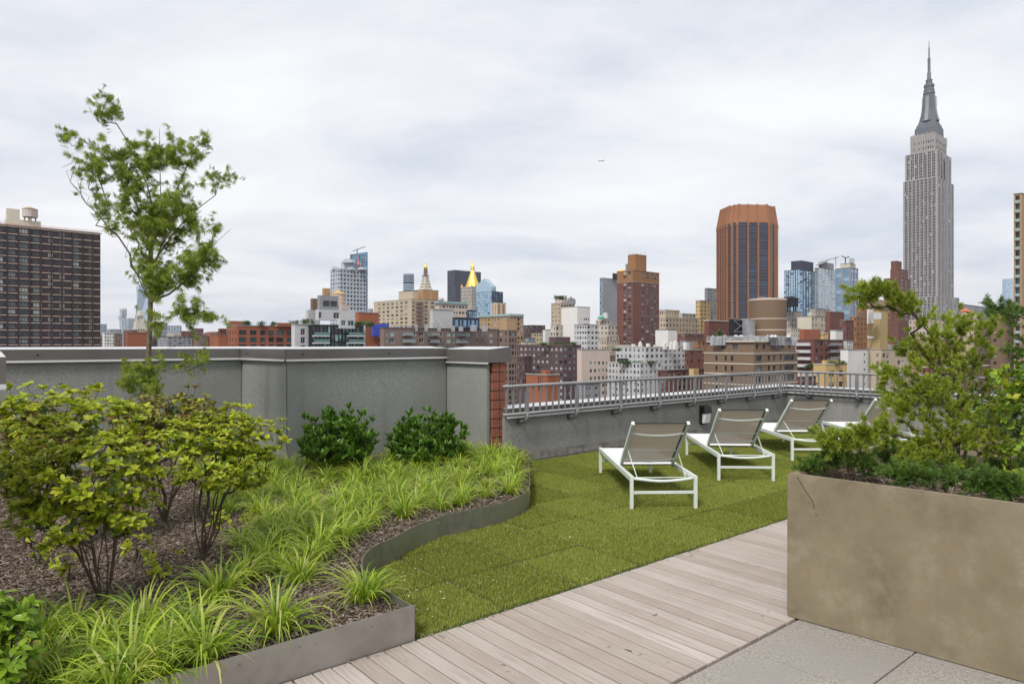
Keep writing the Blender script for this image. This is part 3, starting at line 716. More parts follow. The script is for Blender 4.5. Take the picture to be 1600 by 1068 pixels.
b.block(877, 902, 922, 479, 450, WHT, 0, [(.5, .62), (.66, .78), (.82, .94)], 9, wr=dict(wh=.4, top=1.9), yv=545); b.block(897, 917, 935, 507, 425, WGR, 5, 3, 8.3, wl=dict(ww=.6, wh=.45), wr=dict(ww=.6, wh=.45), yv=560, name='wing'); b.block(860, 868, 880, 508, 440, CRM, 2, 2, 9, name='wing', yv=550)
b = Bld('cream_building', 'cream stepped apartment block with a white roof tank and green dome')
b.block(926, 950, 966, 508, 500, CRM, 4, 3, 8, wl=dict(ww=.5, wh=.45), wr=dict(ww=.5, wh=.45), yv=560); b.block(931, 944, 954, 499, 510, PNK, 3, 2, 7, yb=510, name='penthouse', yv=508); b.tank(946, 488, 500, 9, 512, WHT, WGR)
m = MB(); q = atY(939, 498, 508); m.lathe(q[:2], [(2.6, q[2]), (2.3, q[2] + 1.4), (1.2, q[2] + 2.4), (.1, q[2] + 2.8)], 10); b.add(m, 'green_dome', mat('copper_green', (.12, .42, .32), rough=.6), True); b.block(936, 948, 967, 525, 450, CRM, 5, 4, 8, wl=dict(ww=.5, wh=.45), wr=dict(ww=.5, wh=.45), name='wing', yv=560)
b = Bld('grey_tower', 'slim grey concrete tower with a teal glass edge', 'skyscraper')
b.block(937, 942, 967, 434, 760, GRY, 2, 0, 5.2, wl=dict(ww=.8, wh=.7, gw=(.2, .5, .3, 0)), glass=GLASS_BLUE, yv=530); b.block(957, 960, 966, 427, 766, BLK, yb=436, name='roof_unit')
m = MB(); q = atY(970, 428, 640); m.lathe(q[:2], [(3.2, q[2] - 4), (3.2, q[2] + 2), (2.4, q[2] + 3.6), (.2, q[2] + 4.2)], 12); b.add(m, 'yellow_tank', mat('tank_yellow', (.75, .50, .08), rough=.5), True)
b = Bld('brick_tower', 'tall dark red brick tower with orange upper storeys and penthouse', 'skyscraper')
b.block(964, 989, 1030, 422, 450, OBR, [(.12, .3), (.42, .6)], [(.31, .42), (.49, .6), (.68, .78), (.80, .87), (.90, .96)], 6.1, yb=440, wl=dict(wh=.6), wr=dict(wh=.6, gw=(.6, .25, .05, .1)), yv=441)
b.block(964.1, 989, 1029.9, 439.9, 450.2, RBR, [(.12, .3), (.42, .6)], [(.31, .42), (.49, .6), (.68, .78), (.80, .87), (.90, .96)], 6.1, wl=dict(wh=.6), wr=dict(wh=.6, gw=(.55, .25, .1, .1)), yv=560)
b.block(981, 993, 1010, 397, 466, OBR, yb=424, name='penthouse'); b.block(978, 980, 984, 412, 475, GRY, yb=424, name='roof_unit')
m = MB()
for k in range(5): q = atY(984 + k * 6, 398, 470); m.tube([q, (q[0], q[1], q[2] + rnd.uniform(1.5, 3))], .1, 4)
b.add(m, 'roof_aerials', GRY, stuff=True)
b = Bld('beige_building', 'ornate beige loft building with a stepped cornice')
b.block(1022, 1040, 1105, 496, 620, BEI, 4, 13, 8, wl=dict(ww=.5, wh=.5), wr=dict(ww=.55, wh=.5, gw=(.6, .3, 0, .1)), yv=560, band=CRM); b.block(1030, 1040, 1062, 484, 640, BEI, 3, 5, 8, yb=498, wr=dict(ww=.5, wh=.5), name='upper_stage', yv=497); b.block(1060, 1066, 1087, 489, 645, STN, 0, 4, 6, yb=498, name='upper_stage', yv=497)
for spec in [(1024, 1044, 1058, 515, 360, WHT, 0, 0, 0, 'blank white wall with a grey return beside the brick tower'), (1057, 1070, 1108, 521, 420, RBR, 4, 8, 8, 'low red brick block under the ornate beige building'), (1062, 1072, 1090, 532, 330, GRY, 0, 0, 0, 'low grey roof shed among red brick blocks'),
             (1085, 1090, 1109, 532, 300, OBR, 2, 3, 9, 'low orange-brown block beside the broad brown building'), (1087, 1096, 1124, 469, 660, GRY, 4, 6, 5, 'blue-grey loft building half hidden by the orange tower'), (1087, 1094, 1110, 470, 655, YEL, 3, 3, 6, 'yellowish narrow building beside the orange tower')]:
    b = Bld('low_building', spec[-1]); b.block(*spec[:-1], wl=dict(ww=.55, wh=.5), wr=dict(ww=.55, wh=.5), yv=570)
b.block(1101, 1106, 1124, 450, 670, GRY, 3, 5, 5, wl=dict(ww=.55, wh=.55), wr=dict(ww=.55, wh=.55), yb=472, yv=470, name='upper_stage')
b = Bld('cream_building', 'pale concrete building with rows of small teal windows')
b.block(904, 909, 953, 546, 270, PNK, 0, [(.28 + .145 * k, .36 + .145 * k) for k in range(5)], 12.0, wr=dict(wh=.42, top=1.6, gw=(.5, .4, .1, 0)), glass=GLASS_TEAL, yv=670); b.block(917, 919, 952, 546.5, 279, GRY, 0, 3, 30, yb=556, wr=dict(ww=.85, wh=.2, top=.05), name='louvre_band', yv=556)
b = Bld('white_building', 'wide white brick apartment house with roof terraces behind the railing')
b.block(962, 1008, 1078, 542, 300, WGR, 7, 10, 9.6, wl=dict(ww=.5, wh=.5, gw=(.45, .35, .1, .1)), wr=dict(ww=.55, wh=.5, gw=(.45, .35, .1, .1)), yv=600); far_plants(b, 955, 968, 548, 290, 3, 6); b.equip(985, 1075, 542, 308, 8, WHT)
b = Bld('white_building', 'lower white brick wing with planted terrace behind the railing')
b.block(940, 1000, 1034, 567, 268, WGR, 11, 5, 9.6, wl=dict(ww=.5, wh=.5, gw=(.45, .35, .1, .1)), wr=dict(ww=.5, wh=.5, gw=(.45, .35, .1, .1)), yv=670); far_plants(b, 965, 1020, 568, 272, 9, 6); b.block(964, 975, 982, 560, 276, BLK, yb=569, name='pergola')
b = Bld('brick_building', 'red brick house with flat roof directly behind the railing')
b.block(1028, 1042, 1110, 579, 200, RBR, 3, 9, 11, wl=dict(ww=.5, wh=.5), wr=dict(ww=.5, wh=.5), yv=670); b.block(1071, 1076, 1098, 547, 235, RBR, 2, 2, 12, yb=582, name='stair_tower', yv=575, wr=dict(ww=.25, wh=.4)); b.block(1082, 1084, 1092, 576, 196, YEL, yb=590, name='roof_unit')
b = Bld('grey_building', 'low blue-grey roof structure seen through the railing'); b.block(911, 914, 936, 600, 190, GRY, 0, 2, 12, glass=GLASS_TEAL, wr=dict(ww=.6, wh=.35, top=.4), yv=640)

# -- orange octagonal tower
def oct_tower():
    b = Bld('orange_tower', 'tall orange brick tower with chamfered corners and dark glass bays', 'skyscraper')
    D = 575; k = D / F
    def X(x, d=D): return (x - 800) / F * d
    pts = [(X(1152), D), (X(1203), D + 2), (X(1214.5, D + 12), D + 12), (X(1214.5, D + 40), D + 42), (X(1190, D + 60), D + 60), (X(1142, D + 60), D + 58), (X(1120.5, D + 28), D + 28), (X(1136, D + 9), D + 9)]
    ob = cm('tower_orange', (.32, .145, .072)); z0 = GROUND; z1 = zat(347, D); zv = zat(540, D)
    spec = {0: [(.03, .315), (.365, .635), (.685, .97)], 1: [(.35, .65)], 2: [(.3, .6)], 7: [(.10, .38), (.62, .90)], 6: [(.05, .19), (.28, .42), (.53, .67), (.78, .92)]}
    wb, pb = MB(), MB()
    for e in range(8):
        p, q = pts[e], pts[(e + 1) % 8]; L = math.hypot(q[0] - p[0], q[1] - p[1]); d = ((q[0] - p[0]) / L, (q[1] - p[1]) / L); n = (d[1], -d[0])
        facade(wb, pb, p, d, L, n, z0, z1, zv, spec.get(e, []), 4.9 * k, wh=.94, top=.03, dep=.45 if e == 0 else .5, gw=(.55, .36, .01, .08))
    wb.build('wall', ob, b.root); o = pb.build('window_panes', [mat('glass_night_blue', (.018, .026, .05), rough=.15, spec=.6), mat('glass_night_soft', (.03, .045, .085), rough=.2), GLASS[3], GLASS_BLUE[3]], b.root); o['kind'] = 'stuff'
    m = MB(); n = len(pts); cx = sum(p[0] for p in pts) / n; cy = sum(p[1] for p in pts) / n
    zb, zt = z1 + .01, zat(318, D)
    tp = [(cx + (x - cx) * .88, cy + (y - cy) * .88) for x, y in pts]
    md = [(cx + (x - cx) * 1.0, cy + (y - cy) * 1.0) for x, y in pts]
    for e in range(8):
        f = (e + 1) % 8; m.quad((*md[e], zb), (*md[f], zb), (*tp[f], zt), (*tp[e], zt))
    m.poly([(*p, zt) for p in tp]); b.add(m, 'crown', ob)
    for e, w in spec.items():       # ribs running up over the sloping crown
        p, q = pts[e], pts[(e + 1) % 8]
        fr = sorted({0.0, 1.0, *[(w[i][1] + w[i + 1][0]) / 2 for i in range(len(w) - 1)]})
        for t in fr:
            r = MB(); a = (p[0] + (q[0] - p[0]) * t, p[1] + (q[1] - p[1]) * t); c = (cx + (a[0] - cx) * .88, cy + (a[1] - cy) * .88); ww = 0.6 if e == 0 else 0.85
            L = math.hypot(q[0] - p[0], q[1] - p[1]); d = ((q[0] - p[0]) / L, (q[1] - p[1]) / L); nn = (d[1], -d[0])
            def c4(o, s): return [(o[0] - d[0] * ww - nn[0] * .5, o[1] - d[1] * ww - nn[1] * .5), (o[0] - d[0] * ww + nn[0] * s, o[1] - d[1] * ww + nn[1] * s), (o[0] + d[0] * ww + nn[0] * s, o[1] + d[1] * ww + nn[1] * s), (o[0] + d[0] * ww - nn[0] * .5, o[1] + d[1] * ww - nn[1] * .5)]
            r.hexa([(x, y, zb - 3) for x, y in c4(a, .9)] + [(x, y, zt + .4) for x, y in c4(c, .7)]); b.add(r, 'rib', ob)
            r = MB(); r.hexa([(x, y, zat(560, D)) for x, y in c4(a, .4)] + [(x, y, zb - 2.9) for x, y in c4(a, .4)]); b.add(r, 'pier', ob)
oct_tower()

# -- broad brown building with round tank house
UN_CC = win_variants('brownbig', [GLASS[0], GLASS[1], GLASS[3], GLASS[0]], M_FRAME_D, 2)
b = Bld('brick_building', 'broad brown brick building with white bands and silver rooftop machinery')
b.block(1100, 1178, 1246, 551, 165, BRB, [(.40, .45), (.53, .57), (.72, .76)], [(.05, .17), (.30, .36), (.42, .48), (.58, .62), (.68, .92)], 16.5, wl=dict(wh=.5, top=.3, dep=.3), wr=dict(wh=.5, top=.3, dep=.3, gw=(.5, .2, .1, .2)), ind=UN_CC, yv=650, band=CRM, bandk=(0.02, .10))
b.block(1105, 1178, 1243, 533, 171, BRB, [(.33, .44), (.62, .68)], [(.05, .1), (.2, .26), (.5, .7), (.82, .87)], 20, yb=553, wl=dict(wh=.4, top=.22, dep=.3, gw=(.4, .3, .2, .1)), wr=dict(wh=.4, top=.22, dep=.3), ind=UN_CC, name='setback_storey', yv=551)
b.block(1104, 1178, 1246, 531.8, 170.4, CRM, yb=534.2, name='cornice')
rl = MB()
for t in range(40): q = b.pt(b.Ll * (1 - t / 40.), 0); rl.obox((q[0], q[1]), UC, .08, VC, .08, b.z1 - .2, b.z1 + 1.1)
for t in range(40): q = b.pt(0, b.Lr * t / 40.); rl.obox((q[0], q[1]), UC, .08, VC, .08, b.z1 - .2, b.z1 + 1.1)
q = b.pt(b.Ll, 0); rl.obox((q[0], q[1]), VC, b.Ll, (-UC[0], -UC[1]), .1, b.z1 + 1.05, b.z1 + 1.15); rl.obox((b.P[0], b.P[1]), UC, b.Lr, (-VC[0], -VC[1]), .1, b.z1 + 1.05, b.z1 + 1.15); b.add(rl, 'roof_railing', WGR, stuff=True)
b.equip(1112, 1240, 532, 176, 20, MET, hpx=(3, 8), wpx=(5, 10))
for x in (1150, 1158, 1206, 1211, 1232):
    m = MB(); q = atY(x, 531, 175); m.lathe(q[:2], [(.55, q[2] - .4), (.55, q[2] + .5), (.8, q[2] + .6), (.75, q[2] + 1.0), (.1, q[2] + 1.4)], 10); b.add(m, 'roof_vent', MET, True)
D = 200; c = ((1199.5 - 800) / F * D, D); r = 27.6 / F * D; m = MB(); m.lathe(c, [(r, zat(540, D)), (r, zat(470, D)), (r * .97, zat(468, D))], 32, 0); b.add(m, 'round_tank_house', BRB, False)
m = MB(); m.lathe(c, [(r * 1.012, zat(499, D)), (r * 1.012, zat(497.6, D))], 32); m.lathe(c, [(r * 1.012, zat(516.5, D)), (r * 1.012, zat(514.8, D))], 32); m.lathe(c, [(r * 1.02, zat(470, D)), (r * 1.02, zat(467, D)), (r * .3, zat(465.5, D))], 32); b.add(m, 'concrete_ring', PNK)
m = MB(); m.lathe((c[0] - 1.8, c[1]), [(1.2, zat(467, D)), (1.2, zat(464, D)), (.2, zat(463.4, D))], 8); b.add(m, 'hatch', GBR)
b.block(1144, 1147, 1171, 498, 192, BLK, yb=535, name='cooling_tower'); b.block(1167.5, 1168, 1180, 499, 192.5, MET, yb=535, name='cooling_tower')
m = MB()
p0, p1 = atY(1146.5, 500, 190.8), atY(1168, 518, 191.5); p2, p3 = atY(1146.5, 518, 190.8), atY(1168, 500, 191.5)
for a, c_ in ((p0, p1), (p2, p3), (p0, p3), (p2, p1)): m.tube([a, c_], .06, 5)
b.add(m, 'frame_brace', GRY)
b.block(1106, 1108, 1146, 501, 206, RBR, yb=540, name='red_penthouse'); far_plants(b, 1113, 1130, 525, 190, 4, 14)

# -- blue glass group
b = Bld('glass_tower', 'blue glass tower with a dark cut-off top', 'skyscraper')
b.block(1225, 1250, 1273, 421, 740, DGL, 7, 5, 4.1, glass=GLASS_BLUE, wl=dict(ww=.95, wh=.92, top=.05, dep=.08, gw=(.45, .05, .5, 0)), wr=dict(ww=.9, wh=.88, dep=.08, gw=(.4, .4, .05, .15)), yv=520); b.block(1236, 1252, 1271, 407, 750, DGL, yb=424, name='plant_room')  # sky reflection on the left face is painted by paler panes
b = Bld('glass_tower', 'pale teal glass tower with balconies and a curved roof canopy', 'skyscraper')
b.block(1272.5, 1279, 1311, 418, 760, WGR, 3, 6, 4.4, glass=GLASS_BLUE, wl=dict(ww=.85, wh=.8, gw=(.3, .1, .6, 0)), wr=dict(ww=.8, wh=.62, gw=(.2, .1, .7, 0)), yv=520); b.block(1279, 1284, 1303, 409, 772, GRY, yb=420, name='plant_room')
m = MB(); pr = [atY(1279 + 28 * t, 413 - 11.5 * math.sin(t * 1.35), 770) for t in [k / 10 for k in range(11)]]
for k in range(10): a, c_ = pr[k], pr[k + 1]; m.hexa([(a[0], 764, a[2] - .8), (c_[0], 764, c_[2] - .8), (c_[0], 778, c_[2] - .8), (a[0], 778, a[2] - .8), (a[0], 764, a[2]), (c_[0], 764, c_[2]), (c_[0], 778, c_[2]), (a[0], 778, a[2])])
b.add(m, 'curved_canopy', GRY); m = MB()
for x in (1285, 1292, 1306): q = atY(x, 418, 768); m.tube([q, (q[0], q[1], q[2] + (9 if x < 1300 else 11))], .35, 5)
b.add(m, 'canopy_struts', GRY, stuff=True)
b = Bld('glass_tower', 'deep blue glass tower framed in grey with a cream roof block', 'skyscraper')
b.block(1305, 1329, 1341, 418, 700, GRY, [(.10, .48), (.60, .95)], [(.15, .45), (.55, .9)], 6.5, glass=GLASS_BLUE, wl=dict(wh=.84, dep=.4, gw=(.35, .65, 0, 0)), wr=dict(wh=.84, dep=.4, gw=(.3, .7, 0, 0)), yv=530); b.block(1313, 1327, 1337, 411, 712, CRM, yb=420, name='roof_block'); b.tank(1331, 403, 413, 7, 716, WGR, GRY)
m = MB(); q = atY(1321, 411, 714); m.tube([q, (q[0], q[1], q[2] + 6)], .5, 5); m.tube([(q[0] - 4, q[1], q[2] + 7.5), (q[0], q[1], q[2] + 5.5), (q[0] + 4, q[1], q[2] + 6.5)], .5, 5); b.add(m, 'roof_crane', BLK)
for x0, xs, x1, y, D, m, nl, nr, fp, lab in [(1225, 1233, 1252, 486, 430, STN, 3, 5, 9, 'ornate grey stone loft building under the blue glass tower'), (1246, 1268, 1292, 494, 400, CRM, 0, 5, 9, 'cream wall block with roof clutter under the glass towers'), (1264, 1275, 1297, 482, 450, STN, 4, 6, 9, 'dark stone cornice building under the pale teal tower'),
        (1294, 1297, 1319, 487, 380, RBR, 0, 0, 0, 'blank brown brick wall under the deep blue tower'), (1312, 1322, 1334, 500, 360, RBR, 3, 3, 9, 'narrow dark red block with windows beside the blank brown wall'), (1224, 1236, 1250, 513, 320, CRM, 4, 4, 8, 'small cream block behind the round tank house'),
        (1280, 1287, 1294, 520, 300, YEL, 3, 3, 7, 'small yellow block beside the red bulkhead'), (1300, 1306, 1317, 516, 310, WHT, 0, 0, 0, 'small blank white wall above the balcony building'), (1316, 1323, 1333, 532, 285, WGR, 0, 3, 7, 'white block with banded windows beside the balcony building')]:
    b = Bld('low_building', lab); b.block(x0, xs, x1, y, D, m, nl, nr, fp, wl=dict(ww=.45, wh=.55), wr=dict(ww=.45, wh=.55, gw=(.7, .2, .05, .05)), yv=580)
b = Bld('roof_tank', 'black conical roof tank in front of the blue glass tower', 'water tank'); b.tank(1237, 462, 484, 19, 425, BLK, BLK)
b = Bld('roof_tank', 'pale tank with peaked lid above the cream wall block', 'water tank'); b.tank(1266, 487, 497, 8, 404, CRM, TEAL)
b = Bld('balcony_building', 'dark red brick apartment building with stacked white balconies')
b.block(1244, 1272, 1318, 531, 265, RBR, 0, [(.05, .13), (.2, .28), (.37, .45), (.55, .63), (.85, .92)], 11, wr=dict(wh=.55), yv=640)
for k in range(8):
    for a0, L, e, n, o in ((.12, .8, b.eL, (-UC[0], -UC[1]), b.Ll), (.42, .22, b.eR, VC, b.Lr), (.66, .16, b.eR, VC, b.Lr)):
        m = MB(); p = (b.P[0] + e[0] * o * a0 + n[0] * .01, b.P[1] + e[1] * o * a0 + n[1] * .01); z = zat(540 + k * 11, 268); m.obox(p, e, o * L, n, 1.5, z, z + .25); m.obox((p[0] + n[0] * 1.4, p[1] + n[1] * 1.4), e, o * L, n, .08, z + .25, z + 1.15); b.add(m, 'balcony', WGR if n is not VC else GRY)
b.block(1249, 1256, 1282, 514, 276, RED, yb=533, name='bulkhead'); far_plants(b, 1250, 1268, 575, 262, 3, 9)
b = Bld('yellow_building', 'low yellow stucco house with roof plants behind the railing')
b.block(1271, 1290, 1324, 569, 215, YEL, [(.5, .8)], [(.15, .4), (.6, .8)], 18, wl=dict(wh=.5, top=.6), wr=dict(wh=.5, top=.6), yv=650); far_plants(b, 1290, 1322, 570, 220, 5, 8); b.block(1288, 1292, 1310, 563, 224, YEL, yb=571, name='bulkhead')
b = Bld('brick_building', 'low dark brick courtyard house seen through the railing'); b.block(1243, 1252, 1275, 588, 205, RBR, 3, 4, 9, wr=dict(ww=.6, wh=.6), yv=650); b.block(1244, 1250, 1269, 583, 208, CRM, yb=590, name='cornice')
b = Bld('orange_building', 'stepped orange-tan brick building with small windows')
b.block(1327, 1338, 1390, 494, 400, OBR, 3, 10, 8, wl=dict(ww=.5, wh=.55), wr=dict(ww=.5, wh=.55, gw=(.6, .3, 0, .1)), yv=580); b.block(1338, 1346, 1392, 478, 412, OBR, 2, 8, 8, yb=496, wl=dict(ww=.5, wh=.5), wr=dict(ww=.5, wh=.5), name='upper_stage', yv=494); b.block(1350, 1357, 1392, 466, 424, TAN, 2, 6, 8, yb=480, name='upper_stage', yv=479)
b = Bld('tan_building', 'tan building with a white rooftop sign panel and paired windows')
b.block(1355, 1375, 1387, 484, 255, cm('ochre_stucco', (.45, .33, .16)), 0, 0, 0); b.block(1355.5, 1356.5, 1373, 483, 253, WHT, yb=505, dl=.4, minl=.3, name='white_panel')
m = MB(); a, c_ = atY(1359, 489, 252.2), atY(1371, 499, 252.2); m.box(a[0], c_[0], 249.5, 252.4, c_[2], a[2]); b.add(m, 'panel_inset', WGR)
b.block(1360, 1377, 1424, 546, 240, BEI, [(.2, .3), (.34, .44)], [(.04, .13), (.16, .25), (.52, .62), (.65, .75)], 12, wl=dict(wh=.5, top=.5), wr=dict(wh=.55, top=.5, gw=(.5, .3, .1, .1)), name='wing', yv=670)
b.block(1355.5, 1357, 1373, 525, 252.6, WHT, yb=528, dl=.4, minl=.3, name='white_sill'); b.equip(1385, 1420, 546, 262, 5, MET, hpx=(4, 10))
b = Bld('white_building', 'plain white painted wall with three small windows behind the railing'); b.block(1322, 1325, 1364, 546, 232, WHT, 0, [(.62, .69)], 12, wr=dict(wh=.4, top=.55, gw=(1, 0, 0, 0)), yv=670)

# -- the stepped stone skyscraper with the mast
def great_tower():
    b = Bld('stone_skyscraper', 'very tall stepped limestone skyscraper with vertical window strips and a needle mast', 'skyscraper')
    STG = cm('grey_limestone', (0.385, 0.36, 0.345)); D = 985; k = D / F; G = [GLASS[0], mat('glass_mauve', (.055, .05, .068), rough=.3), mat('glass_silver', (.42, .42, .45), rough=.3), GLASS[3]]
    def cols(n, m=.035, pair=True):
        out = []
        for i in range(n):
            a = m + (1 - 2 * m) * i / n; w = (1 - 2 * m) / n
            if pair: out += [(a + w * .14, a + w * .46), (a + w * .54, a + w * .86)]
            else: out.append((a + w * .25, a + w * .75))
        return out
    lk = dict(wh=.86, top=.1, dep=.5, gw=(.22, .72, .02, .04))
    # shaft and its shoulders
    b.block(1411, 1464.5, 1490.5, 276, D, STG, cols(8), [(.06, .2), (.25, .38)] + [(.66, .78), (.84, .95)], 4.55, wl=lk, wr=lk, glass=G, yv=478, yb=480)
    S = (b.P, b.Ll, b.Lr, b.z1)
    b.block(1414, 1464, 1486.5, 234, D + 5, STG, cols(7), [(.06, .2), (.25, .38)] + [(.66, .78), (.84, .95)], 4.55, yb=277, wl=lk, wr=lk, glass=G, yv=276)
    m = MB(); q = S[0]; a = S[2] * .44; m.obox((q[0] + UC[0] * a + VC[0] * .02, q[1] + UC[1] * a + VC[1] * .02), UC, S[2] * .17, VC, .3, zat(470, D), zat(240, D)); b.add(m, 'recess_shade_strip', GLASS_BLACK[1])  # dark strip on the face, painting the shade of a recess
    b.block(1424, 1461, 1479, 206, D + 14, STG, cols(5, .04), cols(3, .06), 9.5, yb=235, wl=dict(wh=.42, top=1.15, dep=.5, gw=(.6, .4, 0, 0)), wr=dict(wh=.42, top=1.15, dep=.5, gw=(.6, .4, 0, 0)), glass=G, yv=234, name='crown_stage')
    for t in range(11):
        m = MB(); p = (b.P[0] + b.eL[0] * b.Ll * t / 10, b.P[1] + b.eL[1] * b.Ll * t / 10); m.obox(p, b.eL, b.Ll * .04, (-UC[0], -UC[1]), 1.0, zat(233, D), b.z1 + (1.5 if t % 2 else .2)); b.add(m, 'fin', STG)
    c = b.pt(b.Ll / 2, b.Lr / 2)[:2]; D = c[1]; k = D / F * 1.06
    rot = math.atan2(UC[1], UC[0]) + pi / 4
    mt = mat('mast_metal', (.105, .115, .135), rough=.6, metal=.1)
    for y0, y1, w0, w1 in ((216, 202, 21, 20.5), (202, 197, 19, 18), (197, 191, 17, 14.5)):
        m = MB(); m.lathe(c, [(w0 * k * 1.0, zat(y0, D)), (w1 * k * 1.0, zat(y1, D))], 4, rot=rot); b.add(m, 'mast_base', mt)
    m = MB(); m.lathe(c, [(12.0 * k * 1.1, zat(191, D)), (8.8 * k, zat(172, D)), (7.6 * k, zat(150, D)), (7.2 * k, zat(147, D))], 8, rot=pi / 8); b.add(m, 'mast_shaft', mt)
    for e in range(4):
        m = MB(); d = (cos(rot - pi / 4 + e * pi / 2), sin(rot - pi / 4 + e * pi / 2)); s = (-d[1], d[0])
        pr = [(13.5, 191), (10.5, 180), (9.0, 168), (8.4, 152)]
        for (r0, y0), (r1, y1) in zip(pr, pr[1:]):
            w = 2.2 * k
            m.hexa([(c[0] + d[0] * r * k + s[0] * g, c[1] + d[1] * r * k + s[1] * g, zat(y, D)) for r, g, y in ((2, -w, y0), (r0, -w, y0), (r0, w, y0), (2, w, y0), (2, -w, y1), (r1, -w, y1), (r1, w, y1), (2, w, y1))])
        b.add(m, 'wing_buttress', mat('mast_pale', (.25, .26, .27), rough=.6))
    m = MB(); m.lathe(c, [(7.4 * k, zat(148, D)), (7.9 * k, zat(146.5, D)), (7.0 * k, zat(143, D)), (7.2 * k, zat(141, D)), (6.2 * k, zat(139.5, D)), (6.2 * k, zat(137, D)), (7.0 * k, zat(136, D)), (6.6 * k, zat(132.5, D)), (4.2 * k, zat(131, D)), (4.2 * k, zat(126, D)), (4.6 * k, zat(125.3, D)), (2.8 * k, zat(124.5, D))], 20); b.add(m, 'mast_drum', mt, False)
    m = MB(); m.lathe(c, [(2.7 * k, zat(124.5, D)), (2.6 * k, zat(113, D)), (1.7 * k, zat(112.5, D)), (1.6 * k, zat(93, D)), (2.2 * k, zat(92.8, D)), (2.2 * k, zat(91.8, D)), (1.1 * k, zat(91.5, D)), (1.0 * k, zat(75, D)), (.6 * k, zat(74, D)), (.3 * k, zat(63, D))], 8)
    for y in range(95, 112, 3): m.lathe(c, [(2.1 * k, zat(y, D)), (2.1 * k, zat(y - 1, D))], 8)
    b.add(m, 'antenna', mat('antenna_metal', (.16, .165, .18), rough=.5))
    m = MB()
    for sx, y0, y1, dd in ((-9.5, 166, 151, 0), (9.5, 166, 151, 0), (-19, 228, 215, 6), (20.5, 232, 218, -6)):
        for o in (0, 2): q = (c[0] + (sx + o) * k, c[1] + dd); m.tube([(q[0], q[1], zat(y0, D)), (q[0], q[1], zat(y1, D))], .35, 4)
        m.tube([(c[0] + sx * k, c[1] + dd, zat(y1, D)), (c[0] + (sx + 2) * k, c[1] + dd, zat(y1, D))], .35, 4)
    b.add(m, 'aerial_frames', GRY, stuff=True)
    # lower setbacks
    D = 985
    b.block(1404, 1463, 1496, 463, D - 12, STG, cols(9), cols(5), 4.8, wl=lk, wr=lk, glass=G, yv=520, name='setback_wall')
    b.block(1398, 1462, 1505, 484, D - 26, STG, cols(10), cols(6), 4.8, wl=lk, wr=lk, glass=G, yv=520, name='setback_wall')
great_tower()
b = Bld('brick_tower', 'stepped dark red brick tower left of the great stone skyscraper', 'skyscraper')
b.block(1381, 1404, 1422, 434, 620, RBR, [(.3, .4), (.6, .7)], [(.2, .4), (.6, .8)], 6, wl=dict(wh=.5), wr=dict(wh=.5), yv=500); b.block(1391, 1405, 1419, 420, 626, RBR, 0, [(.3, .5)], 6, yb=436, wr=dict(wh=.5), name='upper_stage', yv=434); b.block(1392, 1401, 1409, 407.5, 632, RBR, yb=424, name='penthouse')
b = Bld('beige_building', 'beige tower house with a small orange pyramid roof', 'building')
b.block(1497, 1510, 1520, 487, 330, BEI, [(.3, .45), (.6, .72)], [(.3, .55)], 14, wl=dict(wh=.35), wr=dict(wh=.35), yv=560); c = b.pt(b.Ll / 2, b.Lr / 2)[:2]; m = MB(); r = 12.0 / F * 330
m.lathe(c, [(r * 1.1, zat(487, 330)), (r * .05, zat(479.5, 330))], 4, rot=math.atan2(UC[1], UC[0]) + pi / 4); b.add(m, 'pyramid_roof', cm('roof_tile', (.50, .17, .09)))
b.block(1497, 1522, 1548, 508, 318, BEI, 5, 4, 12, wl=dict(ww=.3, wh=.4), wr=dict(ww=.3, wh=.4), name='wing', yv=600); b.block(1521, 1527, 1537, 494, 326, BEI, 1, 1, 12, yb=510, name='wing')
b = Bld('low_building', 'long dark grey roofline beyond the orange pyramid roof'); b.block(1488, 1500, 1548, 474.5, 560, GRY, 4, 14, 6, wr=dict(ww=.8, wh=.6), yv=520)
b = Bld('low_building', 'grey service tower beside the base of the stone skyscraper'); b.block(1488, 1493, 1499, 465, 700, GRY, 2, 2, 6, yv=520)
b = Bld('low_building', 'low tan house group behind the juniper'); b.block(1420, 1450, 1500, 530, 300, TAN, 6, 8, 10, wl=dict(ww=.4, wh=.5), wr=dict(ww=.4, wh=.5), yv=620)
b = Bld('low_building', 'pale low block glimpsed through the juniper branches'); b.block(1420, 1452, 1492, 498, 420, PNK, 6, 6, 9, wl=dict(ww=.4, wh=.5), wr=dict(ww=.4, wh=.5), yv=600)
b = Bld('brick_building', 'red brick row house glimpsed behind the juniper and railing'); b.block(1440, 1490, 1545, 575, 200, RBR, 6, 6, 12, wl=dict(ww=.4, wh=.5), wr=dict(ww=.5, wh=.45), yv=660)
b = Bld('brick_building', 'tall tan brick apartment house with pale windows behind the dark juniper branch')
b.block(1548, 1590, 1640, 478, 300, BRB, [(.1, .2), (.3, .36), (.78, .9)], 3, 12, wl=dict(wh=.4, gw=(.4, .2, .3, .1)), wr=dict(ww=.4, wh=.5), yv=640)
b = Bld('apartment_tower', 'tall tan tower with glazed corner balconies cut by the picture edge', 'skyscraper')
b.block(1584, 1596.5, 1660, 302, 290, TAN, [(.25, .8)], 5, 14.5, wl=dict(wh=.84, top=.12, dep=1.2, gw=(.5, .5, 0, 0)), wr=dict(ww=.5, wh=.5), glass=[GLASS[0], GLASS_TEAL[0], GLASS[2], GLASS[1]], yv=640)
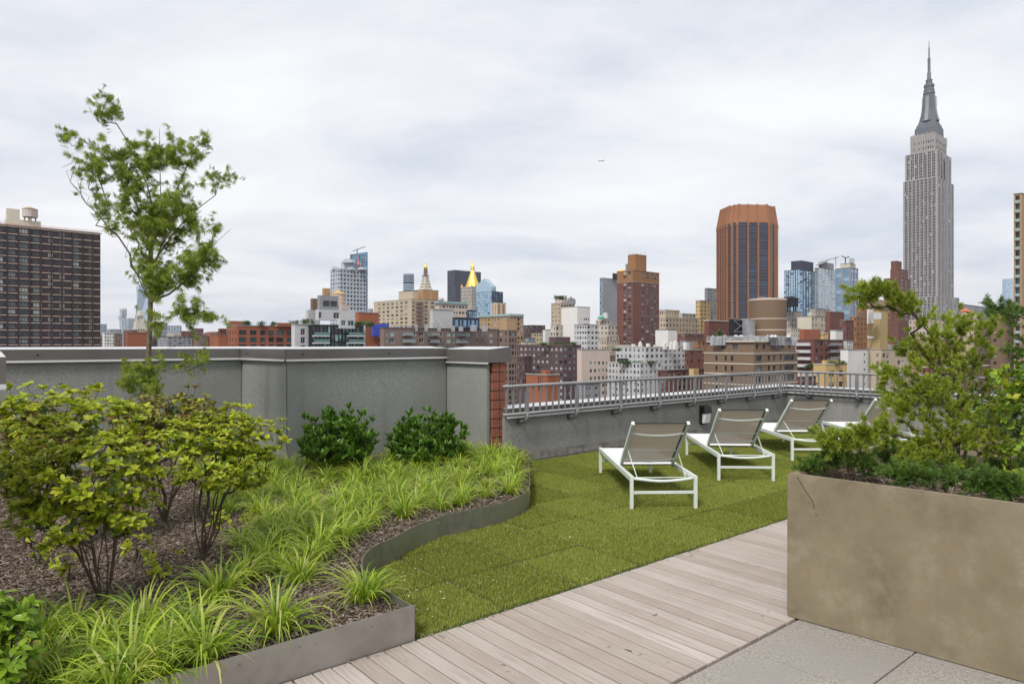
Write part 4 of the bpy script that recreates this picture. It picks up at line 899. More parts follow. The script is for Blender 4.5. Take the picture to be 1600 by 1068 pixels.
for kk in range(16):
    m = MB(); z = zat(318 + kk * 14.5, 292); p = (b.P[0] + b.eL[0] * b.Ll * .22 + -UC[0] * .02, b.P[1] + b.eL[1] * b.Ll * .22 - UC[1] * .02); m.obox(p, b.eL, b.Ll * .6, (-UC[0], -UC[1]), .5, z, z + .3); m.obox((p[0] - UC[0] * .45, p[1] - UC[1] * .45), b.eL, b.Ll * .6, (-UC[0], -UC[1]), .05, z + .3, z + 1.2); b.add(m, 'balcony', TEAL)
b = Bld('glass_tower', 'pale blue glass tower with a slanted roof near the picture edge', 'skyscraper')
b.block(1566, 1572, 1590, 436, 1600, HGL, 3, 10, 3, glass=GLASS_BLUE, wl=dict(ww=.9, wh=.7, gw=(.2, 0, .8, 0)), wr=dict(ww=.95, wh=.7, gw=(.3, .1, .6, 0)), yv=480)
m = MB(); P = b.P; e_ = b.pt(0, b.Lr); a_ = b.pt(b.Ll, 0); c_ = b.pt(b.Ll, b.Lr); h = 7 / F * 1600
m.hexa([(*P, b.z1), (e_[0], e_[1], b.z1), (c_[0], c_[1], b.z1), (a_[0], a_[1], b.z1), (*P, b.z1 + .5), (e_[0], e_[1], b.z1 + h), (c_[0], c_[1], b.z1 + h), (a_[0], a_[1], b.z1 + .5)]); b.add(m, 'slanted_roof', HGL)

# -- a plain belt of mid-distance blocks that closes the gaps between the named buildings
for x, w, y, D, m_, lab in [(150, 32, 522.9, 652, PUR, 'plum block low beside the edge of the brown slab'), (193, 22, 515.4, 621, RBR, 'dark red roofline just behind the plain red brick block'), (214.5, 23, 516.8, 655, TAN, 'tan roofline behind the maple trunk'),
        (234, 32, 525, 660, BRB, 'brown block low behind the maple branches'), (260, 24, 521, 625, CRM, 'cream block low under the maple leaves'), (296, 29, 524, 649, GBR, 'grey-brown block between the dark red blocks'), (322, 33, 518, 639, RED, 'red block before the low pinkish brick wing'),
        (800, 38, 534, 448, CRM, 'cream block in the gap right of the tan apartment block'), (928, 40, 531.7, 448, PNK, 'pale pink block below the cream stepped block'), (965, 39, 538.4, 422, CRM, 'cream block low in front of the tall red brick tower'),
        (1373, 31, 539.6, 422, BRB, 'brown block behind the tan sign building'), (1399, 40, 534, 430, BRB, 'brown block glimpsed behind the top of the juniper'), (800, 39, 556, 312, PUR, 'plum block behind the plain orange brick block'), (928, 37, 555, 335, GBR, 'grey-brown block between the pale concrete and white buildings')]:
    b = Bld('low_building', lab); b.block(x, x + w * .5, x + w, y, D, m_, 5, 5, 3.3 * F / D, wl=dict(ww=.45, wh=.5), wr=dict(ww=.45, wh=.5), yv=600 if D < 600 else 565)
# street level
m = MB(); m.quad((-9000, -2000, GROUND), (9000, -2000, GROUND), (9000, 14000, GROUND), (-9000, 14000, GROUND))
o = m.build('street_ground', mat('asphalt', (0.06, 0.06, 0.062), rough=.9, var=(0.02, (0.10, 0.10, 0.10), .4, .7))); tag(o, kind='structure')

# -- aircraft far off
def plane():
    r = empty('airliner', atY(940, 251.5, 4200)); tag(r, 'tiny dark airliner flying across the grey sky', 'airliner')
    m = mat('aircraft_grey', (.05, .05, .06), rough=.5)
    b = MB(); b.tube([(-19, 0, 0), (-17, 0, .3), (-10, 0, .4), (10, 0, .9), (16, 0, 1.6), (19, 0, 2.2)], 2.0, 8, r2=1.3); o = link('fuselage', b.mesh('fuselage', m), r, loc=(0, 0, 0))
    for s in (-1, 1):
        b = MB(); b.hexa([(-4, 0, -.6), (4, 0, -.6), (9, s * 17, 1), (6, s * 17, 1), (-4, 0, .1), (4, 0, .1), (9, s * 17, 1.3), (6, s * 17, 1.3)]); link('wing', b.mesh('wing', m), r, loc=(0, 0, 0))
    b = MB(); b.hexa([(-19, -.3, 1), (-14, -.3, 1), (-14, .3, 1), (-19, .3, 1), (-20.5, -.2, 7), (-17.5, -.2, 7), (-17.5, .2, 7), (-20.5, .2, 7)]); link('tail_fin', b.mesh('tail_fin', m), r, loc=(0, 0, 0))
    r.rotation_euler = (0, radians(-8), radians(12))
plane()
# give every building root a place at its own base
def rebase(root, z=None):
    pts = []
    for c in root.children:
        if c.type == 'MESH':
            pts += [c.matrix_basis @ Vector(q) for q in c.bound_box]
    if not pts: return
    L = Vector((sum(p.x for p in pts) / len(pts), sum(p.y for p in pts) / len(pts), min(p.z for p in pts) if z is None else z))
    for c in root.children: c.matrix_parent_inverse = Matrix.Translation(-L)
    root.location = L
for o in list(COL.objects):
    if o.type == 'EMPTY' and o.parent is None and tuple(o.location) == (0, 0, 0) and o.children: rebase(o)

# ---------------------------------------------------------------- the terrace
A50 = radians(50)
U = (sin(A50), cos(A50)); V = (cos(A50), -sin(A50))     # terrace grid: U to the far right, V to the near right
def uv(s, n): return (U[0] * s + V[0] * n, U[1] * s + V[1] * n)
def to_uv(p): return (p[0] * U[0] + p[1] * U[1], p[0] * V[0] + p[1] * V[1])

M_STUCCO = mat('stucco', (0.30, 0.31, 0.29), rough=0.95, spec=0.2, var=[(55, (0.20, 0.21, 0.20), .40, .62), (130, (0.39, 0.40, 0.375), .52, .72), (1.3, (0.23, 0.24, 0.225), .4, .75), (5, (0.20, 0.205, 0.19), .55, .78, (1, 1, .07))], bump=(150, 0.8, 0.006))
M_STUCCO2 = mat('stucco_low', (0.33, 0.325, 0.31), rough=0.95, spec=0.2, var=[(50, (0.21, 0.21, 0.20), .38, .62), (1.1, (0.22, 0.22, 0.21), .42, .72, (1, 1, .35)), (6, (0.31, 0.30, 0.285), .5, .75, (1, 1, .15))], bump=(150, 0.6, 0.005))
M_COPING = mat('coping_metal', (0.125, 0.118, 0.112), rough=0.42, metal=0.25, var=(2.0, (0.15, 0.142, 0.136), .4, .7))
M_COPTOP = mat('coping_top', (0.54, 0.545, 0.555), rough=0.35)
M_DRIP = mat('coping_drip', (0.40, 0.40, 0.41), rough=0.4, metal=0.3)
M_DARK = mat('dark_joint', (0.012, 0.011, 0.010), rough=0.9)
M_CONC = mat('slab_concrete', (0.10, 0.098, 0.094), rough=0.9, var=(3, (0.07, 0.07, 0.068), .4, .7))

TOPZ = 1.535
WP = [(-9.2, 4.36), (-3.587, 9.07), (-2.679, 8.12), (-0.941, 9.84), (-0.335, 9.17)]     # front line of the high wall
WEND = (-0.097, 9.36)
LOW0, LOWC = (-0.10, 9.238), (5.68, 14.16)
ld = math.hypot(LOWC[0] - LOW0[0], LOWC[1] - LOW0[1]); LU = ((LOWC[0] - LOW0[0]) / ld, (LOWC[1] - LOW0[1]) / ld)
LOWR = (LOWC[0] + V[0] * 7, LOWC[1] + V[1] * 7)

slab = [(-9.6, -5), (13, -5), (13, 5), (LOWR[0] + .3, LOWR[1] + .3), (LOWC[0] + .12, LOWC[1] + .5), (-.1, 9.75), (-.95, 10.3), (-2.68, 8.6), (-3.6, 9.55), (-9.6, 4.6)]
m = MB(); m.prism([(x, y) for x, y in slab], -0.9, -0.045); o = m.build('terrace_floor', M_CONC); tag(o, kind='structure')
m = MB(); n_ = len(slab); cx = sum(p[0] for p in slab) / n_; cy = sum(p[1] for p in slab) / n_
m.prism([(cx + (x - cx) * .985, cy + (y - cy) * .985) for x, y in slab], GROUND, -0.9); r = empty('terrace_building'); tag(r, 'red brick building that carries the roof terrace', 'building'); m.build('wall', RED, r); rebase(r)

def offs(line, t, closed=False):
    """offset a polyline to its left by t"""
    out = []
    for i, p in enumerate(line):
        ds = []
        if i > 0: q = line[i - 1]; L = math.hypot(p[0] - q[0], p[1] - q[1]); ds.append(((p[0] - q[0]) / L, (p[1] - q[1]) / L))
        if i < len(line) - 1: q = line[i + 1]; L = math.hypot(q[0] - p[0], q[1] - p[1]); ds.append(((q[0] - p[0]) / L, (q[1] - p[1]) / L))
        ns = [(-d[1], d[0]) for d in ds]; nx = sum(a[0] for a in ns); ny = sum(a[1] for a in ns); l = math.hypot(nx, ny); nx /= l; ny /= l
        c = max(.35, nx * ns[0][0] + ny * ns[0][1]); out.append((p[0] + nx * t / c, p[1] + ny * t / c))
    return out

def coping(root, line, back, zt, fas, rise, over=0.035, rivets=True):
    """sheet metal caps, one piece per wall panel: sloping white top, dark fascia, pale drip edge"""
    fr = offs(line, -over); bk = offs(line, back)
    for i in range(len(line) - 1):
        a, b_, c, d = fr[i], fr[i + 1], bk[i + 1], bk[i]
        e = ((b_[0] - a[0]), (b_[1] - a[1])); L = math.hypot(*e); e = (e[0] / L, e[1] / L); n = (e[1], -e[0]); g = .0035
        f = fas[i] if isinstance(fas, (list, tuple)) else fas
        a2 = (a[0] + e[0] * g, a[1] + e[1] * g); b2 = (b_[0] - e[0] * g, b_[1] - e[1] * g)
        m = MB(); z = zt
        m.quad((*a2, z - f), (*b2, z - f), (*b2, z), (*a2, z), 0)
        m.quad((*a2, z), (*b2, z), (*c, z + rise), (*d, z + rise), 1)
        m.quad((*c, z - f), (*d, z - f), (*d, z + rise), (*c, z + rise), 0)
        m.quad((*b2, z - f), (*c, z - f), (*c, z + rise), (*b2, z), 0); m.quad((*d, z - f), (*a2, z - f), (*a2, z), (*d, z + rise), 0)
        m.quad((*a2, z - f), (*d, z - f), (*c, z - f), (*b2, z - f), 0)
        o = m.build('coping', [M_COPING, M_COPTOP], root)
        m = MB(); p = [(a2[0] - n[0] * .0, a2[1] - n[1] * .0), (b2[0], b2[1])]
        q = [(x + n[0] * .016, y + n[1] * .016) for x, y in p]
        m.quad((*p[0], z - f + .002), (*p[1], z - f + .002), (*q[1], z - f - .018), (*q[0], z - f - .018)); m.quad((*q[0], z - f - .018), (*q[1], z - f - .018), (*q[1], z - f - .024), (*q[0], z - f - .024))
        dr = m.build('drip_edge', M_DRIP, root); dr.parent = o
        if rivets and L > .6:
            m = MB()
            for t in np.arange(.22, L, max(.5, L / max(1, round(L / 1.15)))):
                c0 = (a2[0] + e[0] * t + n[0] * .001, a2[1] + e[1] * t + n[1] * .001)
                ring = [(c0[0] + e[0] * .011 * cos(k * pi / 4), c0[1] + e[1] * .011 * cos(k * pi / 4), z - f * .5 + .011 * sin(k * pi / 4)) for k in range(8)]
                m.poly([(x + n[0] * .004, y + n[1] * .004, zz) for x, y, zz in ring])
            rv = m.build('rivets', M_DARK, root); rv.parent = o; rv['kind'] = 'stuff'

def wall_panels(root, line, thick, z0, z1, m_, names='wall_panel', gap=.006):
    bk = offs(line, thick)
    for i in range(len(line) - 1):
        a, b_, c, d = line[i], line[i + 1], bk[i + 1], bk[i]
        e = ((b_[0] - a[0]), (b_[1] - a[1])); L = math.hypot(*e); e = (e[0] / L, e[1] / L)
        a = (a[0] + e[0] * gap, a[1] + e[1] * gap); b_ = (b_[0] - e[0] * gap, b_[1] - e[1] * gap)
        m = MB(); m.hexa([(*a, z0), (*b_, z0), (*c, z0), (*d, z0), (*a, z1), (*b_, z1), (*c, z1), (*d, z1)])
        m.build(names, m_, root)

hw = empty('high_parapet_wall'); tag(hw, 'grey stucco parapet wall with dark metal coping behind the planting bed', 'wall')
wall_panels(hw, WP, .34, -.05, TOPZ - .05, M_STUCCO)
m = MB(); bk = offs(WP, .30); ft = offs(WP, .05); m_pts = ft + bk[::-1]; m.poly([(*p, TOPZ - .06) for p in m_pts])
for i in range(len(WP) - 1): m.quad((*ft[i], -.05), (*ft[i + 1], -.05), (*ft[i + 1], TOPZ - .06), (*ft[i], TOPZ - .06))
m.build('wall_core', M_DARK, hw)
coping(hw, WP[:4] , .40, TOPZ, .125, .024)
pcap = [WP[3], WP[4]]
# brick pier at the wall end: dark reveal, mortar core, stacked bricks
e4 = ((WP[4][0] - WP[3][0]), (WP[4][1] - WP[3][1])); L4 = math.hypot(*e4); e4 = (e4[0] / L4, e4[1] / L4); n4 = (e4[1], -e4[0])
eb = ((WEND[0] - WP[4][0]), (WEND[1] - WP[4][1])); Lb = math.hypot(*eb); eb = (eb[0] / Lb, eb[1] / Lb); nbk = (eb[1], -eb[0])
s0 = (WP[4][0] + eb[0] * .055, WP[4][1] + eb[1] * .055)
m = MB(); m.obox((s0[0] - nbk[0] * .03, s0[1] - nbk[1] * .03), eb, Lb - .06, (-nbk[0], -nbk[1]), .7, -.05, TOPZ - .1); m.build('mortar_core', mat('mortar', (.30, .29, .27), rough=.95), hw)
M_BRICK = mat('pier_brick', (0.21, 0.09, 0.065), rough=.8, var=[(30, (0.28, 0.08, 0.045), .4, .65)], bump=(220, .3, .003), objvar=((0.27, 0.125, 0.09), (0.17, 0.07, 0.052)))
bw = (Lb - .06) / 2
bm_ = MB(); bm_.box(.006, bw - .006, -.046, .05, .006, .119); brick_me = bm_.mesh('brick', M_BRICK)
for c in range(11):
    for k in range(2):
        o = link('brick', brick_me, hw, loc=(s0[0] + eb[0] * bw * k, s0[1] + eb[1] * bw * k, -.04 + c * .1255)); o.matrix_parent_inverse = Matrix.Identity(4); o.rotation_euler[2] = math.atan2(eb[1], eb[0])
m = MB(); m.obox((WP[4][0] - n4[0] * .04 + eb[0] * .012, WP[4][1] - n4[1] * .04 + eb[1] * .012), eb, .05, (-nbk[0], -nbk[1]), .3, -.05, TOPZ - .09); m.build('dark_reveal', M_DARK, hw)
# cap of the pier: front fascia and end fascia
over = .035; z = TOPZ - .012; f = .178; ov2 = .075
c0 = (WP[3][0] + n4[0] * over + e4[0] * .004, WP[3][1] + n4[1] * over + e4[1] * .004); c1 = (WP[4][0] + n4[0] * over + e4[0] * ov2, WP[4][1] + n4[1] * over + e4[1] * ov2)
c2 = (c1[0] + eb[0] * (Lb + .07), c1[1] + eb[1] * (Lb + .07)); c3 = (c0[0] + eb[0] * (Lb + .07), c0[1] + eb[1] * (Lb + .07)); rr = .034
m = MB(); m.quad((*c0, z - f), (*c1, z - f), (*c1, z), (*c0, z), 0); m.quad((*c1, z - f), (*c2, z - f), (*c2, z + rr), (*c1, z), 0); m.quad((*c0, z), (*c1, z), (*c2, z + rr), (*c3, z + rr), 1)
m.quad((*c2, z - f), (*c3, z - f), (*c3, z + rr), (*c2, z + rr), 0); m.quad((*c3, z - f), (*c0, z - f), (*c0, z), (*c3, z + rr), 0); m.quad((*c0, z - f), (*c3, z - f), (*c2, z - f), (*c1, z - f), 0)
oc = m.build('pier_coping', [M_COPING, M_COPTOP], hw)
m = MB(); q0 = (c0[0] + n4[0] * .014, c0[1] + n4[1] * .014); q1 = (c1[0] + n4[0] * .014, c1[1] + n4[1] * .014); m.quad((*c0, z - f + .001), (*c1, z - f + .001), (*q1, z - f - .016), (*q0, z - f - .016)); m.quad((*q0, z - f - .016), (*q1, z - f - .016), (*q1, z - f - .022), (*q0, z - f - .022)); dd = m.build('drip_edge', M_DRIP, hw); dd.parent = oc
rebase(hw)

nw = empty('near_parapet_wall'); tag(nw, 'short grey stucco wall end with metal cap at the picture edge', 'wall')
NE_ = (-2.345, 3.10); NS = (NE_[0] - U[0] * 2.6, NE_[1] - U[1] * 2.6)
wall_panels(nw, [NS, NE_], .3, -.05, TOPZ - .04, M_STUCCO); NE2 = (NE_[0] + U[0] * .04, NE_[1] + U[1] * .04); coping(nw, [NS, NE2], .36, TOPZ + .004, .125, .022, rivets=False); rebase(nw)

lw = empty('low_parapet_wall'); tag(lw, 'low grey stucco parapet under the metal railing', 'wall')
LP = [LOW0, LOWC, LOWR]
wall_panels(lw, LP, .30, -.05, .66, M_STUCCO2, gap=.0)
coping(lw, LP, .34, .721, .115, .008, over=.03, rivets=False)
m = MB(); fl = offs(LP, -.012)
for i in range(2): m.quad((*fl[i], -.02), (*fl[i + 1], -.02), (*fl[i + 1], .055 + .02 * i), (*fl[i], .10 - .03 * i))
m.build('base_flashing', mat('base_flashing', (.24, .23, .21), rough=.9, var=(9, (.12, .115, .10), .4, .7)), lw)
rebase(lw)

# wall light
wl_ = empty('wall_light', (0, 0, 0)); tag(wl_, 'black bulkhead wall lamp with white lens on the low parapet', 'wall light')
kx = (1098 - 800) / F; t = (kx * LOW0[1] - LOW0[0]) / (LU[0] - kx * LU[1]); lp = (LOW0[0] + LU[0] * t, LOW0[1] + LU[1] * t); LN = (LU[1], -LU[0])
M_BLACK = mat('lamp_black', (.016, .016, .017), rough=.45); M_LENS = mat('lamp_lens', (.70, .72, .72), rough=.25)
def lbox(b, a0, a1, o0, o1, z0, z1, m=0, o1t=None):
    o1t = o1 if o1t is None else o1t
    def p(a, o, z): return (lp[0] + LU[0] * a + LN[0] * o, lp[1] + LU[1] * a + LN[1] * o, z)
    b.hexa([p(a0, o1, z0), p(a1, o1, z0), p(a1, o0, z0), p(a0, o0, z0), p(a0, o1t, z1), p(a1, o1t, z1), p(a1, o0, z1), p(a0, o0, z1)], m)
b = MB(); lbox(b, -.11, .11, .002, .04, .165, .50); b.build('back_plate', M_BLACK, wl_, bevel=.006)
b = MB(); lbox(b, -.105, .105, .041, .13, .36, .49, o1t=.11); b.build('hood', M_BLACK, wl_, bevel=.012)
b = MB(); lbox(b, -.085, .095, .041, .085, .18, .358, o1t=.12); b.build('lens', M_LENS, wl_, bevel=.012)
rebase(wl_)

# ------------------------------------------------ railing
rail = empty('railing'); tag(rail, 'grey painted metal railing with curved wall brackets along the parapet', 'railing')
M_RAIL = mat('rail_paint', (.215, .22, .23), rough=.45, metal=.15, var=(5, (.175, .18, .188), .4, .7)); M_RAILD = mat('rail_foot', (.13, .13, .135), rough=.5, metal=.2)
OFF = .16
RA = (LOW0[0] + LN[0] * OFF - LU[0] * .16, LOW0[1] + LN[1] * OFF - LU[1] * .16); VN = (-V[1], V[0]); VN = (VN[0], VN[1]) if VN[0] * V[0] + VN[1] * V[1] == 0 else VN
RN = (-U[0], -U[1])          # the right-hand run faces back along U
RCn = (LOWC[0] + LN[0] * OFF + RN[0] * OFF * .95, LOWC[1] + LN[1] * OFF + RN[1] * OFF * .95)
RE = (RCn[0] + V[0] * 6.6, RCn[1] + V[1] * 6.6)
def railrun(z, r, name):
    b = MB(); mid = [(RCn[0] + (-LU[0] * (1 - t) * .12 + V[0] * t * .12), RCn[1] + (-LU[1] * (1 - t) * .12 + V[1] * t * .12)) for t in (0, .5, 1)]
    b.tube([(*RA, z)] + [(*q, z) for q in mid] + [(*RE, z)], r, 10); b.build(name, M_RAIL, rail, smooth=True)
railrun(1.03, .024, 'top_rail'); railrun(.655, .021, 'bottom_rail')
bal_b = MB(); bal_b.box(-.0125, .0125, -.007, .007, .66, 1.02); bal_me = bal_b.mesh('baluster', M_RAIL)
post_b = MB(); post_b.box(-.027, .027, -.016, .016, .64, 1.02); post_me = post_b.mesh('post', M_RAIL)
br_b = MB(); br_b.tube([(0, 0, .66), (0, 0, .60), (0, .012, .565), (0, .04, .54), (0, .08, .53), (0, OFF, .53)], .027, 10)
br_me = br_b.mesh('bracket', M_RAIL, True)
fl_b = MB(); fl_b.tube([(0, OFF - .022, .53), (0, OFF - .002, .53)], .05, 12); fl_me = fl_b.mesh('flange', M_RAILD)
def run(start, d, n_in, L, first, pitch):
    ang = math.atan2(d[1], d[0]); t = first
    posts = []
    while t < L: posts.append(t); t += pitch
    for t in posts:
        p = (start[0] + d[0] * t, start[1] + d[1] * t, 0)
        for nm, me in (('post', post_me), ('bracket', br_me), ('flange', fl_me)):
            o = link(nm, me, rail, loc=p); o.rotation_euler[2] = ang
    t = first - pitch + pitch / 8; k = 1
    while t < L:
        if t > 0.03 and k % 8 != 0:
            o = link('baluster', bal_me, rail, loc=(start[0] + d[0] * t, start[1] + d[1] * t, 0)); o.rotation_euler[2] = ang
        t += pitch / 8; k += 1
L1 = math.hypot(RCn[0] - RA[0], RCn[1] - RA[1])
run(RA, LU, None, L1 - .05, .42, .972); run(RCn, V, None, 6.4, .36, .972)

# ------------------------------------------------ lawn tiles, deck, pavers
N_TURF, N_DECK = -3.165, -1.985           # V coordinates: turf/deck edge and deck/paver edge
TILE = .63
M_TURF = mat('turf_blade', (0.185, 0.245, 0.036), rough=.75, spec=.2, island=((0.34, 0.385, 0.07), (0.10, 0.14, 0.018), (0.46, 0.44, 0.14)), objvar=((0.235, 0.285, 0.052),), translucent=.2)
M_TURFB = mat('turf_backing', (0.05, 0.075, 0.014), rough=.95)
def turf_mesh():
    N = 15000
    T = np.stack([rng.uniform(.016, TILE - .016, N), rng.uniform(.016, TILE - .016, N), np.zeros(N)], 1)
    h = rng.uniform(.014, .030, N); az = rng.normal(.6, .95, N); tilt = np.abs(rng.normal(.34, .3, N))
    d = np.stack([np.cos(az) * np.sin(tilt), np.sin(az) * np.sin(tilt), np.cos(tilt)], 1)
    M = frames(d, up=rng.normal(0, 1, (N, 3))) * h[:, None, None]
    tv = np.array([[-.085, 0, 0], [.085, 0, 0], [.05, .6, .03], [-.05, .6, .03], [0, 1, .14]])
    Vv, f = inst(tv, [[(0, 1, 2, 3)], [(3, 2, 4)]], M, T)
    n0 = len(Vv)
    base = np.array([[0.002, 0.002, 0], [TILE - .002, .002, 0], [TILE - .002, TILE - .002, 0], [.002, TILE - .002, 0], [0.002, 0.002, -.02], [TILE - .002, .002, -.02], [TILE - .002, TILE - .002, -.02], [.002, TILE - .002, -.02]])
    Vv = np.vstack([Vv, base]); q = np.array([(0, 1, 2, 3), (0, 4, 5, 1), (1, 5, 6, 2), (2, 6, 7, 3), (3, 7, 4, 0)]) + n0
    mi = np.concatenate([np.zeros(len(f[0])), np.ones(5), np.zeros(len(f[1]))])
    return np_mesh('turf_tile', Vv, [np.vstack([f[0], q]), f[1]], [M_TURF, M_TURFB], mi)
TME = [turf_mesh() for _ in range(2)]
lawn = MB(); pl = [uv(0.2, N_TURF), uv(12.6, N_TURF), uv(12.6, -6.9), uv(0.2, -6.9)]
lawn.poly([(*p, -.03) for p in pl]); lawn_o = lawn.build('lawn', M_DARK); tag(lawn_o, kind='structure')
for i in range(6):
    for j in range(20):
        s = 1.36 + TILE * j; n = N_TURF - TILE * (i + 1) - .004
        c = uv(s + TILE / 2, n + TILE / 2)
        if c[0] < -1.25 or (c[0] < .1 and to_uv(c)[1] < -5.6) or c[1] > 14 or s > 12: continue
        w = to_uv(c)[0]
        k = rnd.randrange(4)
        o = link('turf_tile', TME[rnd.randrange(2)], lawn_o, loc=(*uv(s, n), -.006 + rnd.uniform(-.002, .003)))
        # local x runs along U, y along -V side: rotate in quarter turns for the pile direction
        ang = math.atan2(U[1], U[0]); cen = uv(s + TILE / 2, n + TILE / 2)
        a = ang + k * pi / 2; o.rotation_euler = (rnd.gauss(0, .002), rnd.gauss(0, .002), a)
        dx = -(cos(a) - sin(a)) * TILE / 2; dy = -(sin(a) + cos(a)) * TILE / 2
        o.location = (cen[0] + dx, cen[1] + dy, o.location[2])

M_DECK = mat('deck_wood', (0.405, 0.355, 0.315), rough=.8, spec=.25, vec='obj', objvar=((0.50, 0.465, 0.435), (0.32, 0.27, 0.228)),
             var=[(9, (0.30, 0.245, 0.21), .42, .70, (.28, 6, 6)), (40, (0.50, 0.45, 0.41), .50, .74, (.10, 6, 3)), (90, (0.20, 0.16, 0.135), .60, .78, (.07, 6, 3))], bump=(60, .3, .002), scale3=(1, 1, 1))
deck = MB(); pl = [uv(-3.5, N_DECK), uv(9.5, N_DECK), uv(9.5, N_TURF), uv(-3.5, N_TURF)]; deck.poly([(*p, -.032) for p in pl]); deck_o = deck.build('deck', M_DARK); tag(deck_o, kind='structure')
PITCH = .0975
LB = N_DECK - N_TURF - .012
def plank_mesh(k):
    b = MB(); w = PITCH - .0075
    h = [0.0, -.0006, .0004, -.0003, .0002][k:k + 2]
    b.box(0, LB, 0, w, -.026, 0); me = b.mesh('plank', M_DECK); return me
planks = []
for k in range(3):
    bm = bmesh.new(); me = plank_mesh(0); bm.from_mesh(me); bmesh.ops.bevel(bm, geom=[e for e in bm.edges], offset=.0022, segments=1, affect='EDGES'); bm.to_mesh(me); bm.free(); planks.append(me)
ang = math.atan2(V[1], V[0]); s = -3.3; k = 0
while s < 9.2:
    if k % 25 == 21: s += .006
    p = uv(s + PITCH, N_TURF + .006)
    o = link('plank', planks[k % 3], deck_o, loc=(p[0], p[1], rnd.uniform(-.0015, .0015))); o.rotation_euler = (rnd.gauss(0, .004), 0, ang + rnd.gauss(0, .0008))
    # local +y must run towards -U: shift handled by starting from the far edge
    s += PITCH; k += 1
M_PAVER = mat('paver_concrete', (0.32, 0.295, 0.262), rough=.9, spec=.25, var=[(75, (0.20, 0.185, 0.165), .45, .64), (140, (0.52, 0.49, 0.45), .56, .70), (2.2, (0.28, 0.265, 0.245), .4, .7)], bump=(260, .5, .003), objvar=((0.345, 0.32, 0.285),))
pav = MB(); pl = [uv(-2.5, 2.2), uv(8.0, 2.2), uv(8.0, N_DECK), uv(-2.5, N_DECK)]; pav.poly([(*p, -.036) for p in pl]); pav_o = pav.build('paving', M_DARK); tag(pav_o, kind='structure')
PS = .602
pb_ = MB(); pb_.box(.004, PS - .004, .004, PS - .004, -.032, -.001); pme = pb_.mesh('paver', M_PAVER)
bm = bmesh.new(); bm.from_mesh(pme); bmesh.ops.bevel(bm, geom=list(bm.edges), offset=.0025, segments=1, affect='EDGES'); bm.to_mesh(pme); bm.free()
for i in range(7):
    for j in range(-9, 8):
        c = uv(3.245 + PS * j, N_DECK + .012 + PS * (i + 1))
        if c[1] < -2.5 or c[1] > 5.2 or c[0] > 7 or c[0] < -5: continue
        o = link('paver', pme, pav_o, loc=(c[0], c[1], rnd.uniform(-.001, .001))); o.rotation_euler[2] = math.atan2(U[1], U[0])

# ------------------------------------------------ steel edging and soil of the bed
SOIL = .15
C1 = (-0.526, 3.69)
curve = [(-.526, 3.69), (-.72, 3.93), (-.90, 4.20), (-.975, 4.45), (-.99, 4.66), (-.944, 4.86), (-.873, 4.99), (-.804, 5.20), (-.713, 5.41), (-.615, 5.565), (-.531, 5.69), (-.319, 5.87), (-.119, 6.06), (.0235, 6.27), (.114, 6.47), (.163, 6.70), (.185, 7.1), (.195, 7.8), (.20, 8.6), (.20, 9.40)]
def smooth(pts, n=4):
    out = []
    P = [pts[0]] + pts + [pts[-1]]
    for i in range(1, len(P) - 2):
        for k in range(n):
            t = k / n; a, b_, c, d = P[i - 1], P[i], P[i + 1], P[i + 2]
            out.append(tuple(.5 * (2 * b_[q] + (c[q] - a[q]) * t + (2 * a[q] - 5 * b_[q] + 4 * c[q] - d[q]) * t * t + (-a[q] + 3 * b_[q] - 3 * c[q] + d[q]) * t ** 3) for q in (0, 1)))
    out.append(pts[-1]); return out
cs = [curve[0]] + smooth(curve[1:], 5)
front = [(C1[0] - U[0] * 4.2, C1[1] - U[1] * 4.2), C1]
M_STEEL = mat('galvanised_steel', (0.36, 0.345, 0.33), rough=.36, metal=.75, spec=.5, var=[(14, (0.31, 0.30, 0.28), .4, .7), (3, (0.40, 0.385, 0.37), .4, .7)], bump=(400, .05, .0005))
M_STEEL_REFL = mat('steel_turf_reflection', (0.26, 0.265, 0.215), rough=.42, metal=.6, var=[(18, (0.20, 0.205, 0.165), .4, .7), (2.5, (0.30, 0.30, 0.25), .4, .7)])  # same steel; the olive tint paints in the green reflected from the turf
ed = empty('steel_edging'); tag(ed, 'thin grey steel edging that holds the planting bed above the lawn', 'edging')
def strip(line, m_, name, h=.18, th=.005):
    b = MB(); bk = offs(line, th)
    for i in range(len(line) - 1):
        b.quad((*line[i], -.02), (*line[i + 1], -.02), (*line[i + 1], h), (*line[i], h)); b.quad((*bk[i + 1], -.02), (*bk[i], -.02), (*bk[i], h), (*bk[i + 1], h)); b.quad((*line[i], h), (*line[i + 1], h), (*bk[i + 1], h), (*bk[i], h))
    b.quad((*line[-1], -.02), (*bk[-1], -.02), (*bk[-1], h), (*line[-1], h)); b.quad((*bk[0], -.02), (*line[0], -.02), (*line[0], h), (*bk[0], h))
    return b.build(name, m_, ed, smooth=False)
strip(front, M_STEEL, 'front_strip', .19)
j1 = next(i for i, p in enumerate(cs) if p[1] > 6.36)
strip(cs[:j1 + 1], M_STEEL_REFL, 'curved_strip'); strip([(x + .0015, y) for x, y in cs[j1:]], M_STEEL_REFL, 'curved_strip', .181)
rebase(ed)
bed = front[:1] + [front[1]] + cs[1:] + [(-.06, 9.2), (-.32, 9.16)] + [WP[3], WP[2], WP[1], WP[0], (-9.2, -.9)]
bed = [(p[0], p[1]) for p in bed]
